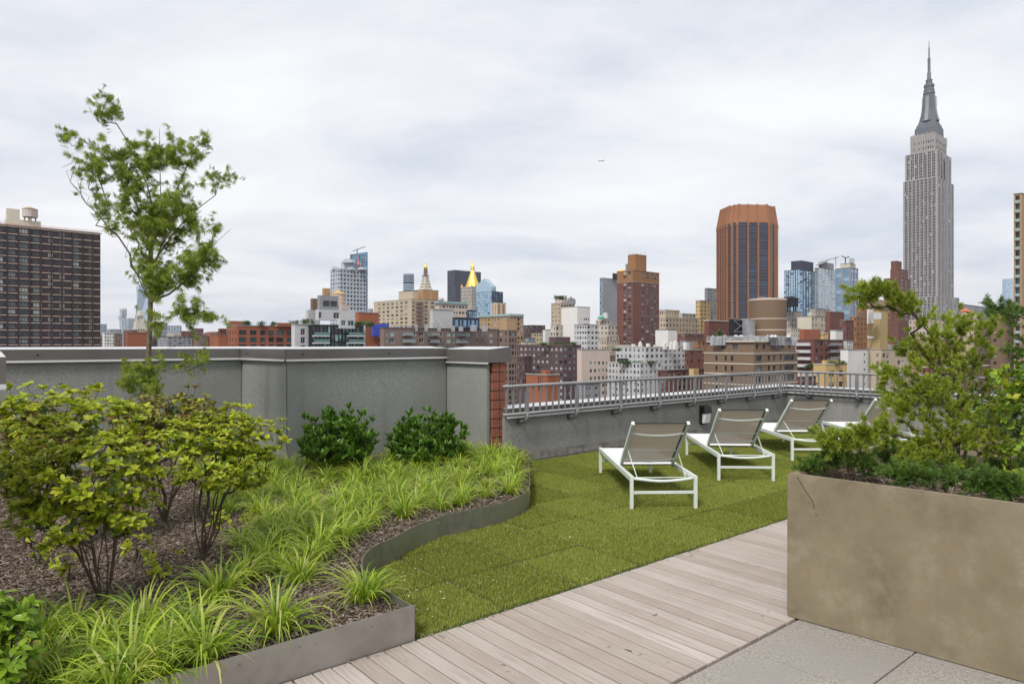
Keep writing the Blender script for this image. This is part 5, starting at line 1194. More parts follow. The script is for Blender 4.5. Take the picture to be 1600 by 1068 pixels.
def inside(P, poly):
    P = np.asarray(P); r = np.zeros(len(P), bool); n = len(poly); j = n - 1
    for i in range(n):
        xi, yi = poly[i]; xj, yj = poly[j]
        c = ((yi > P[:, 1]) != (yj > P[:, 1])) & (P[:, 0] < (xj - xi) * (P[:, 1] - yi) / (yj - yi + 1e-12) + xi); r ^= c; j = i
    return r
def dist_line(P, line):
    P = np.asarray(P); d = np.full(len(P), 1e9)
    for a, b_ in zip(line[:-1], line[1:]):
        a = np.array(a); e = np.array(b_) - a; t = np.clip(((P - a) @ e) / (e @ e), 0, 1); d = np.minimum(d, np.linalg.norm(P - a - t[:, None] * e, axis=1))
    return d
M_SOIL = mat('soil', (0.085, 0.062, 0.045), rough=1.0, spec=.1, var=[(25, (0.05, 0.036, 0.027), .4, .65), (90, (0.16, 0.125, 0.095), .55, .75)], bump=(60, 1.0, .02))
bm = bmesh.new(); vs = [bm.verts.new((x, y, SOIL - .02)) for x, y in bed]; bm.faces.new(vs); bmesh.ops.triangulate(bm, faces=bm.faces[:])
me = bpy.data.meshes.new('bed_soil'); bm.to_mesh(me); bm.free(); me.materials.append(M_SOIL); o = link('bed_soil', me); tag(o, kind='structure')
for p in me.polygons:
    if p.normal.z < 0: p.flip()
M_CHIP = mat('bark_chip', (0.165, 0.125, 0.095), rough=.95, spec=.15, island=((0.27, 0.22, 0.175), (0.075, 0.052, 0.038), (0.46, 0.40, 0.34)))
def chips(name, label, P, z, zn=None, size=1.0):
    N = len(P); T = np.column_stack([P, z + rng.uniform(0, .016, N)])
    az = rng.uniform(0, 2 * pi, N); el = rng.normal(0, .28, N); d = np.stack([np.cos(az) * np.cos(el), np.sin(az) * np.cos(el), np.sin(el)], 1)
    L = rng.gamma(3, .009, N) * size + .010; W = rng.uniform(.0035, .010, N) * size; H = rng.uniform(.0012, .003, N)
    M = frames(d, roll=rng.normal(0, .35, N)) * np.stack([W, L, H], 1)[:, None, :]
    tv = np.array([[-.5, -.5, -.5], [.5, -.42, -.5], [.36, .5, -.5], [-.4, .45, -.5], [-.5, -.5, .5], [.5, -.42, .5], [.36, .5, .5], [-.4, .45, .5]])
    Vv, f = inst(tv, [[(4, 5, 6, 7), (0, 1, 5, 4), (1, 2, 6, 5), (2, 3, 7, 6), (3, 0, 4, 7)]], M, T)
    o = link(name, np_mesh(name, Vv, f, M_CHIP)); tag(o, label, 'mulch', kind='stuff'); return o
P = np.column_stack([rng.uniform(-5.2, .25, 150000), rng.uniform(1.5, 9.3, 150000)])
P = P[inside(P, bed)]; dn = np.hypot(P[:, 0], P[:, 1]); P = P[(np.abs(P[:, 0] / P[:, 1]) < .80) & (rng.random(len(P)) < np.clip((4.3 / dn) ** 1.4, .12, 1))]
dl = dist_line(P, front + cs[1:]); P = P[dl > .012]
P = P[:42000]
chips('mulch', 'brown bark mulch spread over the planting bed', P, SOIL - .018)

# ------------------------------------------------ concrete planters
M_PLANTER = mat('planter_concrete', (0.245, 0.205, 0.14), rough=.8, spec=.3, var=[(3.2, (0.17, 0.14, 0.09), .38, .68), (7, (0.285, 0.245, 0.175), .50, .76), (22, (0.225, 0.18, 0.115), .45, .72), (180, (0.18, 0.145, 0.095), .58, .75), (1.1, (0.29, 0.26, 0.21), .55, .82), (9, (0.20, 0.165, 0.11), .58, .80, (1, 1, .08))], bump=(90, .15, .002))
def planter(name, label, P0, dv, W, Dp, H, cracks=()):
    r = empty(name); tag(r, label, 'planter'); nn = (-dv[1], dv[0])
    nn = nn if nn[1] > 0 else (-nn[0], -nn[1]); t = .055
    def p(a, o): return (P0[0] + dv[0] * a + nn[0] * o, P0[1] + dv[1] * a + nn[1] * o)
    bm = bmesh.new()
    def ring(a0, a1, o0, o1, z): return [bm.verts.new((*p(a, o), z)) for a, o in ((a0, o0), (a1, o0), (a1, o1), (a0, o1))]
    A = ring(0, W, 0, Dp, .004); B = ring(0, W, 0, Dp, H); C = ring(t, W - t, t, Dp - t, H); E = ring(t, W - t, t, Dp - t, H - .16)
    for lo, hi in ((A, B), (B, C), (C, E)):
        for i in range(4): bm.faces.new((lo[i], lo[(i + 1) % 4], hi[(i + 1) % 4], hi[i]))
    bm.faces.new(E); bmesh.ops.recalc_face_normals(bm, faces=bm.faces[:])
    bmesh.ops.bevel(bm, geom=[e for e in bm.edges if all(v.co.z > H - .01 for v in e.verts) or (abs(e.verts[0].co.x - e.verts[1].co.x) < 1e-5 and abs(e.verts[0].co.z - e.verts[1].co.z) > .5)], offset=.010, segments=2, affect='EDGES')
    me = bpy.data.meshes.new('box'); bm.to_mesh(me); bm.free(); me.materials.append(M_PLANTER); link('box', me, r)
    s = MB(); s.poly([(*p(a, o), H - .075) for a, o in ((t + .001, t + .001), (W - t - .001, t + .001), (W - t - .001, Dp - t - .001), (t + .001, Dp - t - .001))]); s.build('soil', M_SOIL, r)
    for cr_ in cracks:
        c = MB(); pts = [(p(a, -.0006), z) for a, z in cr_]; w = .0022
        for (q0, z0), (q1, z1) in zip(pts, pts[1:]):
            L = math.hypot(math.hypot(q1[0] - q0[0], q1[1] - q0[1]), z1 - z0); du = math.hypot(q1[0] - q0[0], q1[1] - q0[1]); ox, oz = -(z1 - z0) / L * w, du / L * w
            c.quad((q0[0] - dv[0] * ox, q0[1] - dv[1] * ox, z0 - oz), (q1[0] - dv[0] * ox, q1[1] - dv[1] * ox, z1 - oz), (q1[0] + dv[0] * ox, q1[1] + dv[1] * ox, z1 + oz), (q0[0] + dv[0] * ox, q0[1] + dv[1] * ox, z0 + oz))
        c.build('crack', mat('crack_dark', (.05, .04, .03), rough=1), r)
    rebase(r); return p
PV = (.7145, -.6996)
PL_P = planter('concrete_planter', 'large tan concrete planter box with a crack at its near top corner', (1.613, 4.012), PV, 2.6, 1.55, .838,
        [[(.062, .828), (.085, .79), (.115, .745), (.150, .70), (.158, .665), (.157, .655)], [(.165, .632), (.176, .618)]])
PL2 = planter('concrete_planter', 'second tan concrete planter box half hidden behind the juniper', (3.66, 5.88), V, 2.4, 1.4, .835, [[(.55, .80), (.60, .62)], [(.72, .80), (.80, .58)], [(.30, .81), (.38, .60)]])
for pf, nm, W, Dp in ((PL_P, 'bark mulch on the soil of the cracked planter', 2.6, 1.55), (PL2, 'bark mulch on the soil of the second planter', 2.4, 1.4)):
    n = 5200 if nm.startswith('bark mulch on the soil of the cracked') else 1500
    a, o_ = rng.uniform(.08, W - .08, n), rng.uniform(.08, Dp - .08, n); q = np.array([pf(x, y) for x, y in zip(a, o_)])
    chips('mulch', nm, q, .765)
# litter of pale flakes on the lawn
n = 2600
sn = np.column_stack([rng.uniform(1.4, 7, n), N_TURF - np.abs(rng.gamma(1.6, .9, n))]); q = np.array([uv(a, b_) for a, b_ in sn]); q = q[(~inside(q, bed)) & (sn[:, 1] > -6.7)]; q = q[rng.random(len(q)) < .25 + .9 * np.exp(-dist_line(q, cs) / .5)]
T = np.column_stack([q, np.full(len(q), .018) + rng.uniform(-.004, .006, len(q))]); M = frames(np.column_stack([rng.normal(0, 1, (len(q), 2)), rng.normal(0, .3, len(q))])) * rng.gamma(3, .0012, len(q))[:, None, None]
Vv, f = inst(np.array([[-.5, -.8, 0], [.5, -.6, .1], [.4, .8, 0], [-.4, .7, .2]]), [[(0, 1, 2, 3)]], M, T)
o = link('petal_litter', np_mesh('petal_litter', Vv, f, mat('pale_petal', (.62, .55, .38), rough=.8, island=((.45, .36, .2), (.7, .66, .5))))); tag(o, 'pale fallen flakes scattered over the turf', 'litter', kind='stuff')
n = 500
sn = np.column_stack([rng.uniform(-1, 7, n), np.where(rng.random(n) < .75, N_TURF + rng.normal(0.01, .02, n), rng.uniform(N_TURF, N_DECK, n))]); q = np.array([uv(a, b_) for a, b_ in sn]); q = q[sn[:, 0] > 1.35]
T = np.column_stack([q, np.full(len(q), .004)]); M = frames(np.column_stack([rng.normal(0, 1, (len(q), 2)), np.zeros(len(q))])) * rng.gamma(3, .0018, len(q))[:, None, None] * np.array([.5, 2.2, 1])[None, None, :]
Vv, f = inst(np.array([[-.5, -.8, 0], [.5, -.6, .1], [.4, .8, 0], [-.4, .7, .2]]), [[(0, 1, 2, 3)]], M, T)
o = link('bark_crumbs', np_mesh('bark_crumbs', Vv, f, M_CHIP)); tag(o, 'dry bark crumbs along the edge of the deck', 'litter', kind='stuff')
# ---------------------------------------------------------------- sun loungers
M_LFRAME = mat('lounger_frame', (0.68, 0.74, 0.69), rough=.38, spec=.5, var=(4, (0.62, 0.68, 0.63), .4, .7))
M_SEAT = mat('sling_sky_sheen', (0.70, 0.69, 0.69), rough=.65, bump=(900, .15, .001))  # same fabric as the back; the pale colour holds its sky sheen
M_BACK = mat('sling_shaded', (0.42, 0.355, 0.275), rough=.7, var=(300, (0.36, 0.30, 0.23), .45, .6), alpha=.92, translucent=.4)  # same fabric as the seat; its shade is put into this brown
M_EDGE = mat('sling_edge', (.02, .02, .022), rough=.7)
LW, LL, RZ = .655, 1.86, .31
HINGE, BLEN, BANG = .70, .76, radians(40)
def bar(b, p, q, w, h, m=0):
    """rectangular bar from p to q, width w across x-ish, height h"""
    p, q = Vector(p), Vector(q); t = (q - p).normalized(); x = t.cross(Vector((0, 0, 1)))
    x = Vector((1, 0, 0)) if x.length < 1e-3 else x.normalized(); y = x.cross(t).normalized()
    c = [(-w / 2, -h / 2), (w / 2, -h / 2), (w / 2, h / 2), (-w / 2, h / 2)]
    b.hexa([tuple(p + x * a + y * d) for a, d in c] + [tuple(q + x * a + y * d) for a, d in c], m)
def lounger_parts():
    out = []
    def part(name, b, m, par=None, smooth=False): out.append((name, b.mesh(name, m, smooth), par))
    T = .034
    for x in (T / 2, LW - T / 2):
        b = MB(); bar(b, (x, 0, RZ - .022), (x, LL, RZ - .022), T, .044); part('side_rail', b, M_LFRAME)
    for x in (T / 2, LW - T / 2):
        for y in (T / 2, LL - T / 2):
            b = MB(); b.box(x - T / 2 + .001, x + T / 2 - .001, y - T / 2 + .001, y + T / 2 - .001, .0, RZ - .0445); part('leg', b, M_LFRAME)
    def curved(y, z0, sag, r, z_up=0, x0=T, x1=LW - T, fwd=0):
        return [(x0 + (x1 - x0) * k / 8, y + fwd * math.sin(pi * k / 8), z0 - sag * math.sin(pi * k / 8)) for k in range(9)]
    b = MB(); b.tube(curved(.018, RZ - .02, .028, .014), .0145, 8); part('end_rail', b, M_LFRAME, None, True)
    b = MB(); b.tube(curved(LL - .018, RZ - .02, .02, .014), .0145, 8); part('end_rail', b, M_LFRAME, None, True)
    for y in (.018, LL - .018):
        b = MB(); bar(b, (T, y, .155), (LW - T, y, .155), .024, .024); part('stretcher', b, M_LFRAME)
    b = MB(); b.tube([(T, .93, RZ - .05), (LW - T, .93, RZ - .05)], .010, 6); part('cross_bar', b, M_LFRAME)
    # back frame
    def bp(x, t, o=0.0): return (x, HINGE - cos(BANG) * t - sin(BANG) * o, RZ + .012 + sin(BANG) * t - cos(BANG) * o)
    xo = T + .006
    for x in (xo + .014, LW - xo - .014):
        b = MB(); bar(b, bp(x, -.02), bp(x, BLEN), .03, .036); part('back_post', b, M_LFRAME)
    for t, sag in ((BLEN * .80, .026), (BLEN * .15, .026)):
        b = MB(); b.tube([bp(xo + .03 + (LW - 2 * xo - .06) * k / 8, t - sag * .9 * math.sin(pi * k / 8), .022 + .012 * math.sin(pi * k / 8)) for k in range(9)], .0125, 8); part('back_bar', b, M_LFRAME, None, True)
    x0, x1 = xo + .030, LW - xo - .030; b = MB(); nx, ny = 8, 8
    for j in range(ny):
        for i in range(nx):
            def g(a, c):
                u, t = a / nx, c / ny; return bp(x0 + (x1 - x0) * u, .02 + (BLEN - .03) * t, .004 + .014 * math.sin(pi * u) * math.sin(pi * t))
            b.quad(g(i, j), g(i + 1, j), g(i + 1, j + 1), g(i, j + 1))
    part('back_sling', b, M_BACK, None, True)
    b = MB(); bar(b, bp(x0 - .004, BLEN - .004), bp(x1 + .004, BLEN - .004), .012, .008); bar(b, bp(x1 - .006, .03, .002), bp(x1 - .006, BLEN - .02, .002), .013, .006); part('sling_edge', b, M_EDGE)
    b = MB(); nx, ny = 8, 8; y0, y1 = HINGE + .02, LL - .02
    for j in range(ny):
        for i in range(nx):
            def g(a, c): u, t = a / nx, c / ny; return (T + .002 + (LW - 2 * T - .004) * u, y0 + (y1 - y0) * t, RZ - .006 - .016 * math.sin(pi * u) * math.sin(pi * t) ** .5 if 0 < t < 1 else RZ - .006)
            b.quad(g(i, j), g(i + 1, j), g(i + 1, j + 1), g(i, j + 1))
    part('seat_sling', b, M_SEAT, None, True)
    # folding prop
    b = MB(); pa = bp(xo + .032, .30, .03); pc = bp(LW - xo - .032, .30, .03); fa = (xo + .05, .10, RZ - .03); fc = (LW - xo - .05, .10, RZ - .03)
    b.tube([pa, fa, fc, pc], .0065, 6); b.tube([pa, pc], .0065, 6); part('prop', b, M_LFRAME, None, True)
    b = MB()
    for x in (T + .004, LW - T - .016): b.box(x, x + .012, .06, .34, RZ - .045, RZ - .020); [b.box(x, x + .012, .06 + k * .05, .075 + k * .05, RZ - .0199, RZ - .008) for k in range(6)]
    part('ratchet', b, M_LFRAME)
    return out
LPARTS = lounger_parts()
for (x, y), a, lab in (((1.135, 6.56), 2.0, 'white framed sun lounger with shaded taupe back, the one fully visible on the lawn'), ((2.384, 7.92), -3.0, 'white framed sun lounger beneath the black wall lamp, second in the row'),
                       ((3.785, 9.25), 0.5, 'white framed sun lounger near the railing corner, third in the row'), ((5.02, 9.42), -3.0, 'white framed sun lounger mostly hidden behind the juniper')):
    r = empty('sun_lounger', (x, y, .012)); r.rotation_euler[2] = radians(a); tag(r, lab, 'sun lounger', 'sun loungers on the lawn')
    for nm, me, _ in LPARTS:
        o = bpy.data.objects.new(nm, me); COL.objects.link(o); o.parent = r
# ---------------------------------------------------------------- plants
def leaf_template(n=4, w=.30, fold=.18, curl=.25, tip=1.6):
    """leaf along +y, unit length, n segments"""
    v = []; 
    for i in range(n + 1):
        t = i / n; ww = w * (math.sin(pi * min(1, (t * .95) ** 1.25 + .03)) ** .75); z = -curl * t * t; y = t * (1 - .12 * curl * t)
        v += [(-ww / 2, y, z + fold * ww / 2), (0, y, z), (ww / 2, y, z + fold * ww / 2)]
    v[0] = v[1]; v[2] = v[1]; f = []
    for i in range(n):
        for k in (0, 1): f.append((i * 3 + k, i * 3 + k + 1, i * 3 + 3 + k + 1, i * 3 + 3 + k))
    return np.array(v, float), [f]
def tubes(edges, seg=5):
    """edges: list of (a,b,ra,rb)"""
    A = np.array([e[0] for e in edges], float); B = np.array([e[1] for e in edges], float); ra = np.array([e[2] for e in edges]); rb = np.array([e[3] for e in edges])
    M = frames(B - A + 1e-9); N = len(A); ang = np.arange(seg) * 2 * pi / seg; c, s = np.cos(ang), np.sin(ang)
    ring = M[:, None, :, 0] * c[None, :, None] + M[:, None, :, 2] * s[None, :, None]
    V = np.concatenate([A[:, None] + ring * ra[:, None, None], B[:, None] + ring * rb[:, None, None]], 1).reshape(-1, 3)
    k = np.arange(seg); f = np.stack([k, (k + 1) % seg, (k + 1) % seg + seg, k + seg], 1); Fc = (f[None] + (np.arange(N) * 2 * seg)[:, None, None]).reshape(-1, 4)
    return V, [Fc]
class Grow:
    """branch skeleton: every tip is tied to the nearest lower node, radii follow the pipe model"""
    def __init__(s, base): s.p = [np.array(base, float)]; s.par = [-1]
    def chain(s, pts, start=None):
        i = 0 if start is None else start
        for q in pts: s.p.append(np.array(q, float)); s.par.append(i); i = len(s.p) - 1
        return i
    def nearest(s, q, low=.0, wz=.6):
        n = len(s.p)
        if not hasattr(s, 'buf'): s.buf = np.zeros((60000, 3)); s.nb = 0
        for k in range(s.nb, n): s.buf[k] = s.p[k]
        s.nb = n; P = s.buf[:n]; d = np.linalg.norm(P - q, axis=1) + wz * np.maximum(0, P[:, 2] - q[2] + low); return int(np.argmin(d))
    def tip(s, q, steps=3, jit=.03, low=.05, sag=0.0, wz=.6):
        q = np.array(q, float); i = s.nearest(q, low, wz); a = s.p[i]; L = np.linalg.norm(q - a); n = max(1, min(steps, int(L / .06) + 1))
        for k in range(1, n + 1):
            t = k / n; p = a + (q - a) * t + (rng.normal(0, jit * L, 3) if k < n else 0); p[2] += sag * L * math.sin(pi * t); s.p.append(p); s.par.append(i); i = len(s.p) - 1
        return i
    def edges(s, rt=.002, ex=.42, rmax=1):
        n = len(s.p); c = np.zeros(n); has = np.zeros(n, bool)
        for i in range(n - 1, 0, -1):
            if not has[i]: c[i] += 1
            c[s.par[i]] += c[i]; has[s.par[i]] = True
        r = np.minimum(rt * np.maximum(c, 1) ** ex, rmax)
        return [(s.p[s.par[i]], s.p[i], min(r[s.par[i]], r[i] * 1.35) if s.par[i] else min(r[0], r[i] * 1.2), r[i]) for i in range(1, n)]
def dirs_at(g, idx):
    return np.array([g.p[i] - g.p[g.par[i]] for i in idx]) + 1e-6

M_BARK = mat('bark', (0.115, 0.09, 0.07), rough=.95, spec=.15, var=[(40, (0.06, 0.046, 0.036), .4, .65), (9, (0.17, 0.145, 0.12), .5, .75)], bump=(70, .6, .004))
M_BARKD = mat('bark_dark', (0.10, 0.075, 0.058), rough=.95, spec=.15, var=(40, (0.11, 0.085, 0.07), .45, .7), bump=(70, .6, .004))
M_MAPLEBARK = mat('maple_bark', (0.155, 0.135, 0.10), rough=.9, spec=.2, var=[(18, (0.075, 0.062, 0.046), .40, .68), (45, (0.22, 0.20, 0.155), .55, .75)], bump=(60, .5, .004))
def leafmat(n, c, i, tr=.35, rough=.42): return mat(n, c, rough=rough, spec=.45, island=i, translucent=tr)
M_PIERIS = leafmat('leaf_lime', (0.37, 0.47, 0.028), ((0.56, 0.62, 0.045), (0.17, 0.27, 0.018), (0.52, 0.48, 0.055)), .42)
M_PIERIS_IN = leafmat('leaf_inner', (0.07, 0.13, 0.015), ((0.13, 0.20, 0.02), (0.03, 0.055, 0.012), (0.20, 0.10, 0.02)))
M_RUSTY = leafmat('leaf_bronze', (0.24, 0.28, 0.032), ((0.38, 0.36, 0.055), (0.07, 0.11, 0.016), (0.30, 0.13, 0.05)))
M_DKGRN = leafmat('leaf_dark', (0.06, 0.16, 0.014), ((0.14, 0.28, 0.022), (0.022, 0.065, 0.01), (0.18, 0.32, 0.03)), .3, .35)
M_MAPLE = leafmat('leaf_maple', (0.20, 0.29, 0.028), ((0.33, 0.41, 0.045), (0.08, 0.13, 0.014), (0.40, 0.44, 0.08)), .5, .5)
M_GRASSB = leafmat('grass_blade', (0.31, 0.45, 0.032), ((0.50, 0.62, 0.055), (0.12, 0.24, 0.018), (0.58, 0.54, 0.20)), .4, .42)
M_JUN = leafmat('juniper_needle', (0.205, 0.325, 0.028), ((0.44, 0.54, 0.045), (0.05, 0.09, 0.012), (0.52, 0.48, 0.07)), .3, .55)
M_JUND = leafmat('juniper_dark', (0.075, 0.155, 0.028), ((0.15, 0.25, 0.035), (0.03, 0.075, 0.016), (0.20, 0.30, 0.04)), .25, .5)
M_BROADL = leafmat('leaf_bright', (0.22, 0.37, 0.025), ((0.32, 0.47, 0.045), (0.10, 0.20, 0.016)), .4, .38)
M_REDTIP = leafmat('leaf_rust_tip', (0.22, 0.10, 0.04), ((0.30, 0.16, 0.06), (0.12, 0.06, 0.025)), .3, .5)

LT = leaf_template(4, .50, .20, .38); LT3 = leaf_template(2, .34, .3, .3)
def rosettes(pos, dirn, nl, size, spread, tmpl=LT, droop=.0, jitter=.25, back=.25):
    """whorls of leaves at shoot tips; returns V,F"""
    N = len(pos); pos = np.repeat(pos, nl, 0); d = np.repeat(dirn / np.linalg.norm(dirn, axis=1, keepdims=True), nl, 0)
    Fm = frames(d, up=rng.normal(0, 1, d.shape)); k = np.tile(np.arange(nl), N); az = k * 2.399 + np.repeat(rng.uniform(0, 6.28, N), nl) + rng.normal(0, .2, N * nl)
    el = spread[0] + (spread[1] - spread[0]) * (k / max(1, nl - 1)) + rng.normal(0, jitter * .5, N * nl)
    out = Fm[:, :, 0] * (np.cos(az) * np.sin(el))[:, None] + Fm[:, :, 2] * (np.sin(az) * np.sin(el))[:, None] + d * np.cos(el)[:, None]
    out[:, 2] -= droop * np.abs(rng.normal(1, .4, N * nl)); sz = (size * rng.uniform(.65, 1.15, N * nl)) if np.isscalar(size) else np.repeat(size, nl) * rng.uniform(.65, 1.15, N * nl)
    M = frames(out, up=d + rng.normal(0, .25, d.shape)) * sz[:, None, None]
    T = pos - d * (k / nl * back * sz)[:, None]
    return inst(tmpl[0], tmpl[1], M, T)
def merge(parts):
    V = []; Fs = []; o = 0; sizes = []
    for v, f in parts: V.append(v); Fs += [x + o for x in f]; o += len(v)
    return np.vstack(V), Fs
def ell_points(ells, n, shell=.55):
    """points in a union of ellipsoids, biased to the outside"""
    out = []
    w = np.array([e[1][0] * e[1][1] + e[1][1] * e[1][2] + e[1][0] * e[1][2] for e in ells]); w = w / w.sum()
    for c, r in ells:
        pass
    k = rng.choice(len(ells), n, p=w); d = rng.normal(0, 1, (n, 3)); d /= np.linalg.norm(d, axis=1, keepdims=True); rad = shell + (1 - shell) * rng.random(n) ** .6
    C = np.array([e[0] for e in ells])[k]; R = np.array([e[1] for e in ells])[k]; return C + d * R * rad[:, None], d
def shrub(name, label, base, ells, n_tip, n_in, leaf, mats, cat='shrub', nl=9, stems=5, rt=.0022, bark=M_BARKD, spread=(1.25, .45), droop=.05, red=0, group=None, tmpl=LT, up=.7, trunk=.22, ex=.42, wild=.08):
    r = empty(name, base); tag(r, label, cat, group)
    g = Grow(base)
    P, dn = ell_points(ells, n_tip); ext = np.where(rng.random(n_tip) < .3, rng.uniform(0, wild, n_tip), 0); P = P + (dn * .5 + np.array([0, 0, .8])) * ext[:, None]
    order = np.argsort(np.linalg.norm(P - np.array(base), axis=1)); P, dn = P[order], dn[order]
    cen = np.mean([e[0] for e in ells], 0)
    for k in range(stems):
        e = ells[k % len(ells)]; tgt = np.array(e[0]) + rng.normal(0, .25, 3) * np.array(e[1]); b0 = np.array(base)
        q = [b0 + (tgt - b0) * t + np.array([rng.normal(0, .02), rng.normal(0, .02), trunk * .35 * math.sin(pi * t)]) for t in (.2, .4, .6, .8)]
        g.chain(q)
    ids = [g.tip(p, 3, .07, .06) for p in P]
    d = dirs_at(g, ids); d /= np.linalg.norm(d, axis=1, keepdims=True); d = d * .5 + dn * .5 + np.array([0, 0, up])
    Vt, Ft = tubes(g.edges(rt, ex)); link('stems', np_mesh('stems', Vt, Ft, bark, smooth=True), r)
    fo = rosettes(np.array([g.p[i] for i in ids]), d, nl, leaf, spread, tmpl, droop)
    link('foliage', np_mesh('foliage', fo[0], fo[1], mats[0], smooth=True), r)
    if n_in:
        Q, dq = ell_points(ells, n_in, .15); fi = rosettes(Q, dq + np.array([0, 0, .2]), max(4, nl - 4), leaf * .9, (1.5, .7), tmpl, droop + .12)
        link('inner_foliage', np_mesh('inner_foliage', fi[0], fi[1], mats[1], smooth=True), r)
    if red:
        k = rng.choice(len(ids), red, replace=False); fr = rosettes(np.array([g.p[ids[i]] for i in k]) + np.array([0, 0, .015]), d[k], 6, leaf * .45, (.8, .2), LT3)
        o_ = link('young_shoots', np_mesh('young_shoots', fr[0], fr[1], M_REDTIP, smooth=True), r); o_['kind'] = 'stuff'
    for c in r.children: c.matrix_parent_inverse = Matrix.Translation(-r.location)
    return r

# the four leafy shrubs of the bed, sized from the photo at their depth
def E(x, y, Y, rx, rz, ry=None): p = atY(x, y, Y); return (p, (rx / F * Y, (ry or rx) / F * Y, rz / F * Y))
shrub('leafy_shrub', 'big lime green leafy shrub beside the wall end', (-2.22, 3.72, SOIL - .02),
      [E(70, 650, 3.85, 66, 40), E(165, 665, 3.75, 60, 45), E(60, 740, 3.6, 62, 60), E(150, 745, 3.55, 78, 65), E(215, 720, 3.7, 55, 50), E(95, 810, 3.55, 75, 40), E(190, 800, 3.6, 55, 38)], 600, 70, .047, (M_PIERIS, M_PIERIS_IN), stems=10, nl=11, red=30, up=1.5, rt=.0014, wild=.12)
shrub('leafy_shrub', 'lime shrub with bare forked stems standing among the grasses', (-2.10, 4.62, SOIL - .02),
      [E(300, 685, 4.55, 45, 32), E(355, 680, 4.6, 50, 40), E(405, 690, 4.65, 42, 35), E(330, 730, 4.45, 55, 35), E(385, 735, 4.6, 40, 30)], 430, 35, .046, (M_PIERIS, M_PIERIS_IN), stems=8, nl=10, red=25, rt=.0017, up=1.5, wild=.11)
shrub('leafy_shrub', 'bronze tinged rounded shrub at the foot of the maple', (-2.82, 5.55, SOIL - .02),
      [E(215, 655, 5.5, 55, 32), E(275, 645, 5.6, 60, 30), E(320, 665, 5.5, 40, 30), E(240, 690, 5.4, 60, 32)], 480, 100, .047, (M_RUSTY, M_PIERIS_IN), stems=7, nl=9, red=130, rt=.0022, up=1.2)
shrub('leafy_shrub', 'dark reddish shrub squeezed between the lime shrub and the wall', (-3.5, 4.9, SOIL - .02),
      [E(40, 665, 4.9, 50, 30), E(95, 690, 4.8, 50, 35), E(30, 720, 4.7, 45, 40)], 200, 120, .07, (M_RUSTY, M_PIERIS_IN), stems=5, nl=8, red=70)
LTN = leaf_template(3, .27, .3, .1)
LTP = leaf_template(4, .42, .25, .45)
for cx_, Y, wx, lab in ((527, 7.55, 62, 'dark green upright shrub against the stucco wall, nearer the maple'), (668, 8.35, 66, 'dark green upright shrub against the stucco wall, nearer the brick pier')):
    b0 = ((cx_ - 800) / F * Y, Y, SOIL - .02)
    shrub('evergreen_shrub', lab, b0, [E(cx_ - wx * .45, 690, Y, wx * .5, 34), E(cx_ + wx * .45, 688, Y, wx * .5, 34), E(cx_, 680, Y, wx * .62, 32), E(cx_, 702, Y, wx * .9, 22)], 420, 160, .092, (M_DKGRN, M_DKGRN), nl=10, stems=8, spread=(.95, .12), droop=-.15, up=2.2, tmpl=LTN, wild=.10)
shrub('leafy_plant', 'bright green broad-leaved plant in the bottom corner of the bed', (-2.05, 2.72, SOIL - .02),
      [E(5, 1010, 2.72, 45, 55), E(25, 960, 2.75, 22, 30), E(-40, 980, 2.7, 50, 60)], 130, 30, .058, (M_BROADL, M_BROADL), nl=7, stems=6, cat='plant', tmpl=LTP, wild=.04)

# -- low leafy stragglers under the shrubs
for i, (x, y) in enumerate(((105, 905), (250, 905), (215, 870), (345, 830), (395, 825), (60, 880))):
    p = at(x, y, SOIL); shrub('seedling', 'small leafy sprig growing low under the shrubs', (p[0], p[1], SOIL - .02), [((p[0], p[1], SOIL + .10), (.09, .09, .07))], 9, 0, .055, (M_PIERIS, M_PIERIS), nl=6, stems=2, group='low sprigs in the bed', cat='plant')

# -- grass clumps
def clump_mesh(n, L, seed, lean=0.0):
    g = np.random.default_rng(seed); seg = 6
    az = g.uniform(0, 2 * pi, n); r0 = np.abs(g.normal(0, .035, n)); el = np.clip(g.normal(1.10, .28, n), .35, 1.55); ln = L * g.uniform(.55, 1.1, n) * (.8 + .3 * (el / 1.5)); droop = g.uniform(1.3, 2.9, n)
    w = g.uniform(.009, .019, n); t = np.linspace(0, 1, seg + 1); V = np.zeros((n, seg + 1, 2, 3))
    p = np.stack([r0 * np.cos(az), r0 * np.sin(az), np.zeros(n)], 1); tw = az + pi / 2 + g.normal(0, .5, n); side = np.stack([np.cos(tw), np.sin(tw), g.normal(0, .25, n)], 1)
    for i in range(seg + 1):
        ww = w * (1 - t[i] ** 2.2) * (.75 + .6 * t[i] * (1 - t[i])) + .0006
        V[:, i, 0] = p - side * ww[:, None] / 2; V[:, i, 1] = p + side * ww[:, None] / 2
        e = el - droop * t[i] ** 1.5; a2 = az + .25 * t[i] * np.sign(tw - az - pi / 2)
        p = p + np.stack([np.cos(a2) * np.cos(e), np.sin(a2) * np.cos(e), np.sin(e)], 1) * (ln / seg)[:, None]
        p[:, 2] = np.maximum(p[:, 2], .012)
    Fc = []
    for i in range(seg): Fc.append(np.stack([np.arange(n) * (2 * seg + 2) + 2 * i + k for k in (0, 1, 3, 2)], 1))
    return np_mesh('blades', V.reshape(-1, 3), [np.vstack(Fc)], M_GRASSB, smooth=True)
CL = [clump_mesh(125, .37, 100 + k) for k in range(5)] + [clump_mesh(105, .30, 200 + k) for k in range(3)]
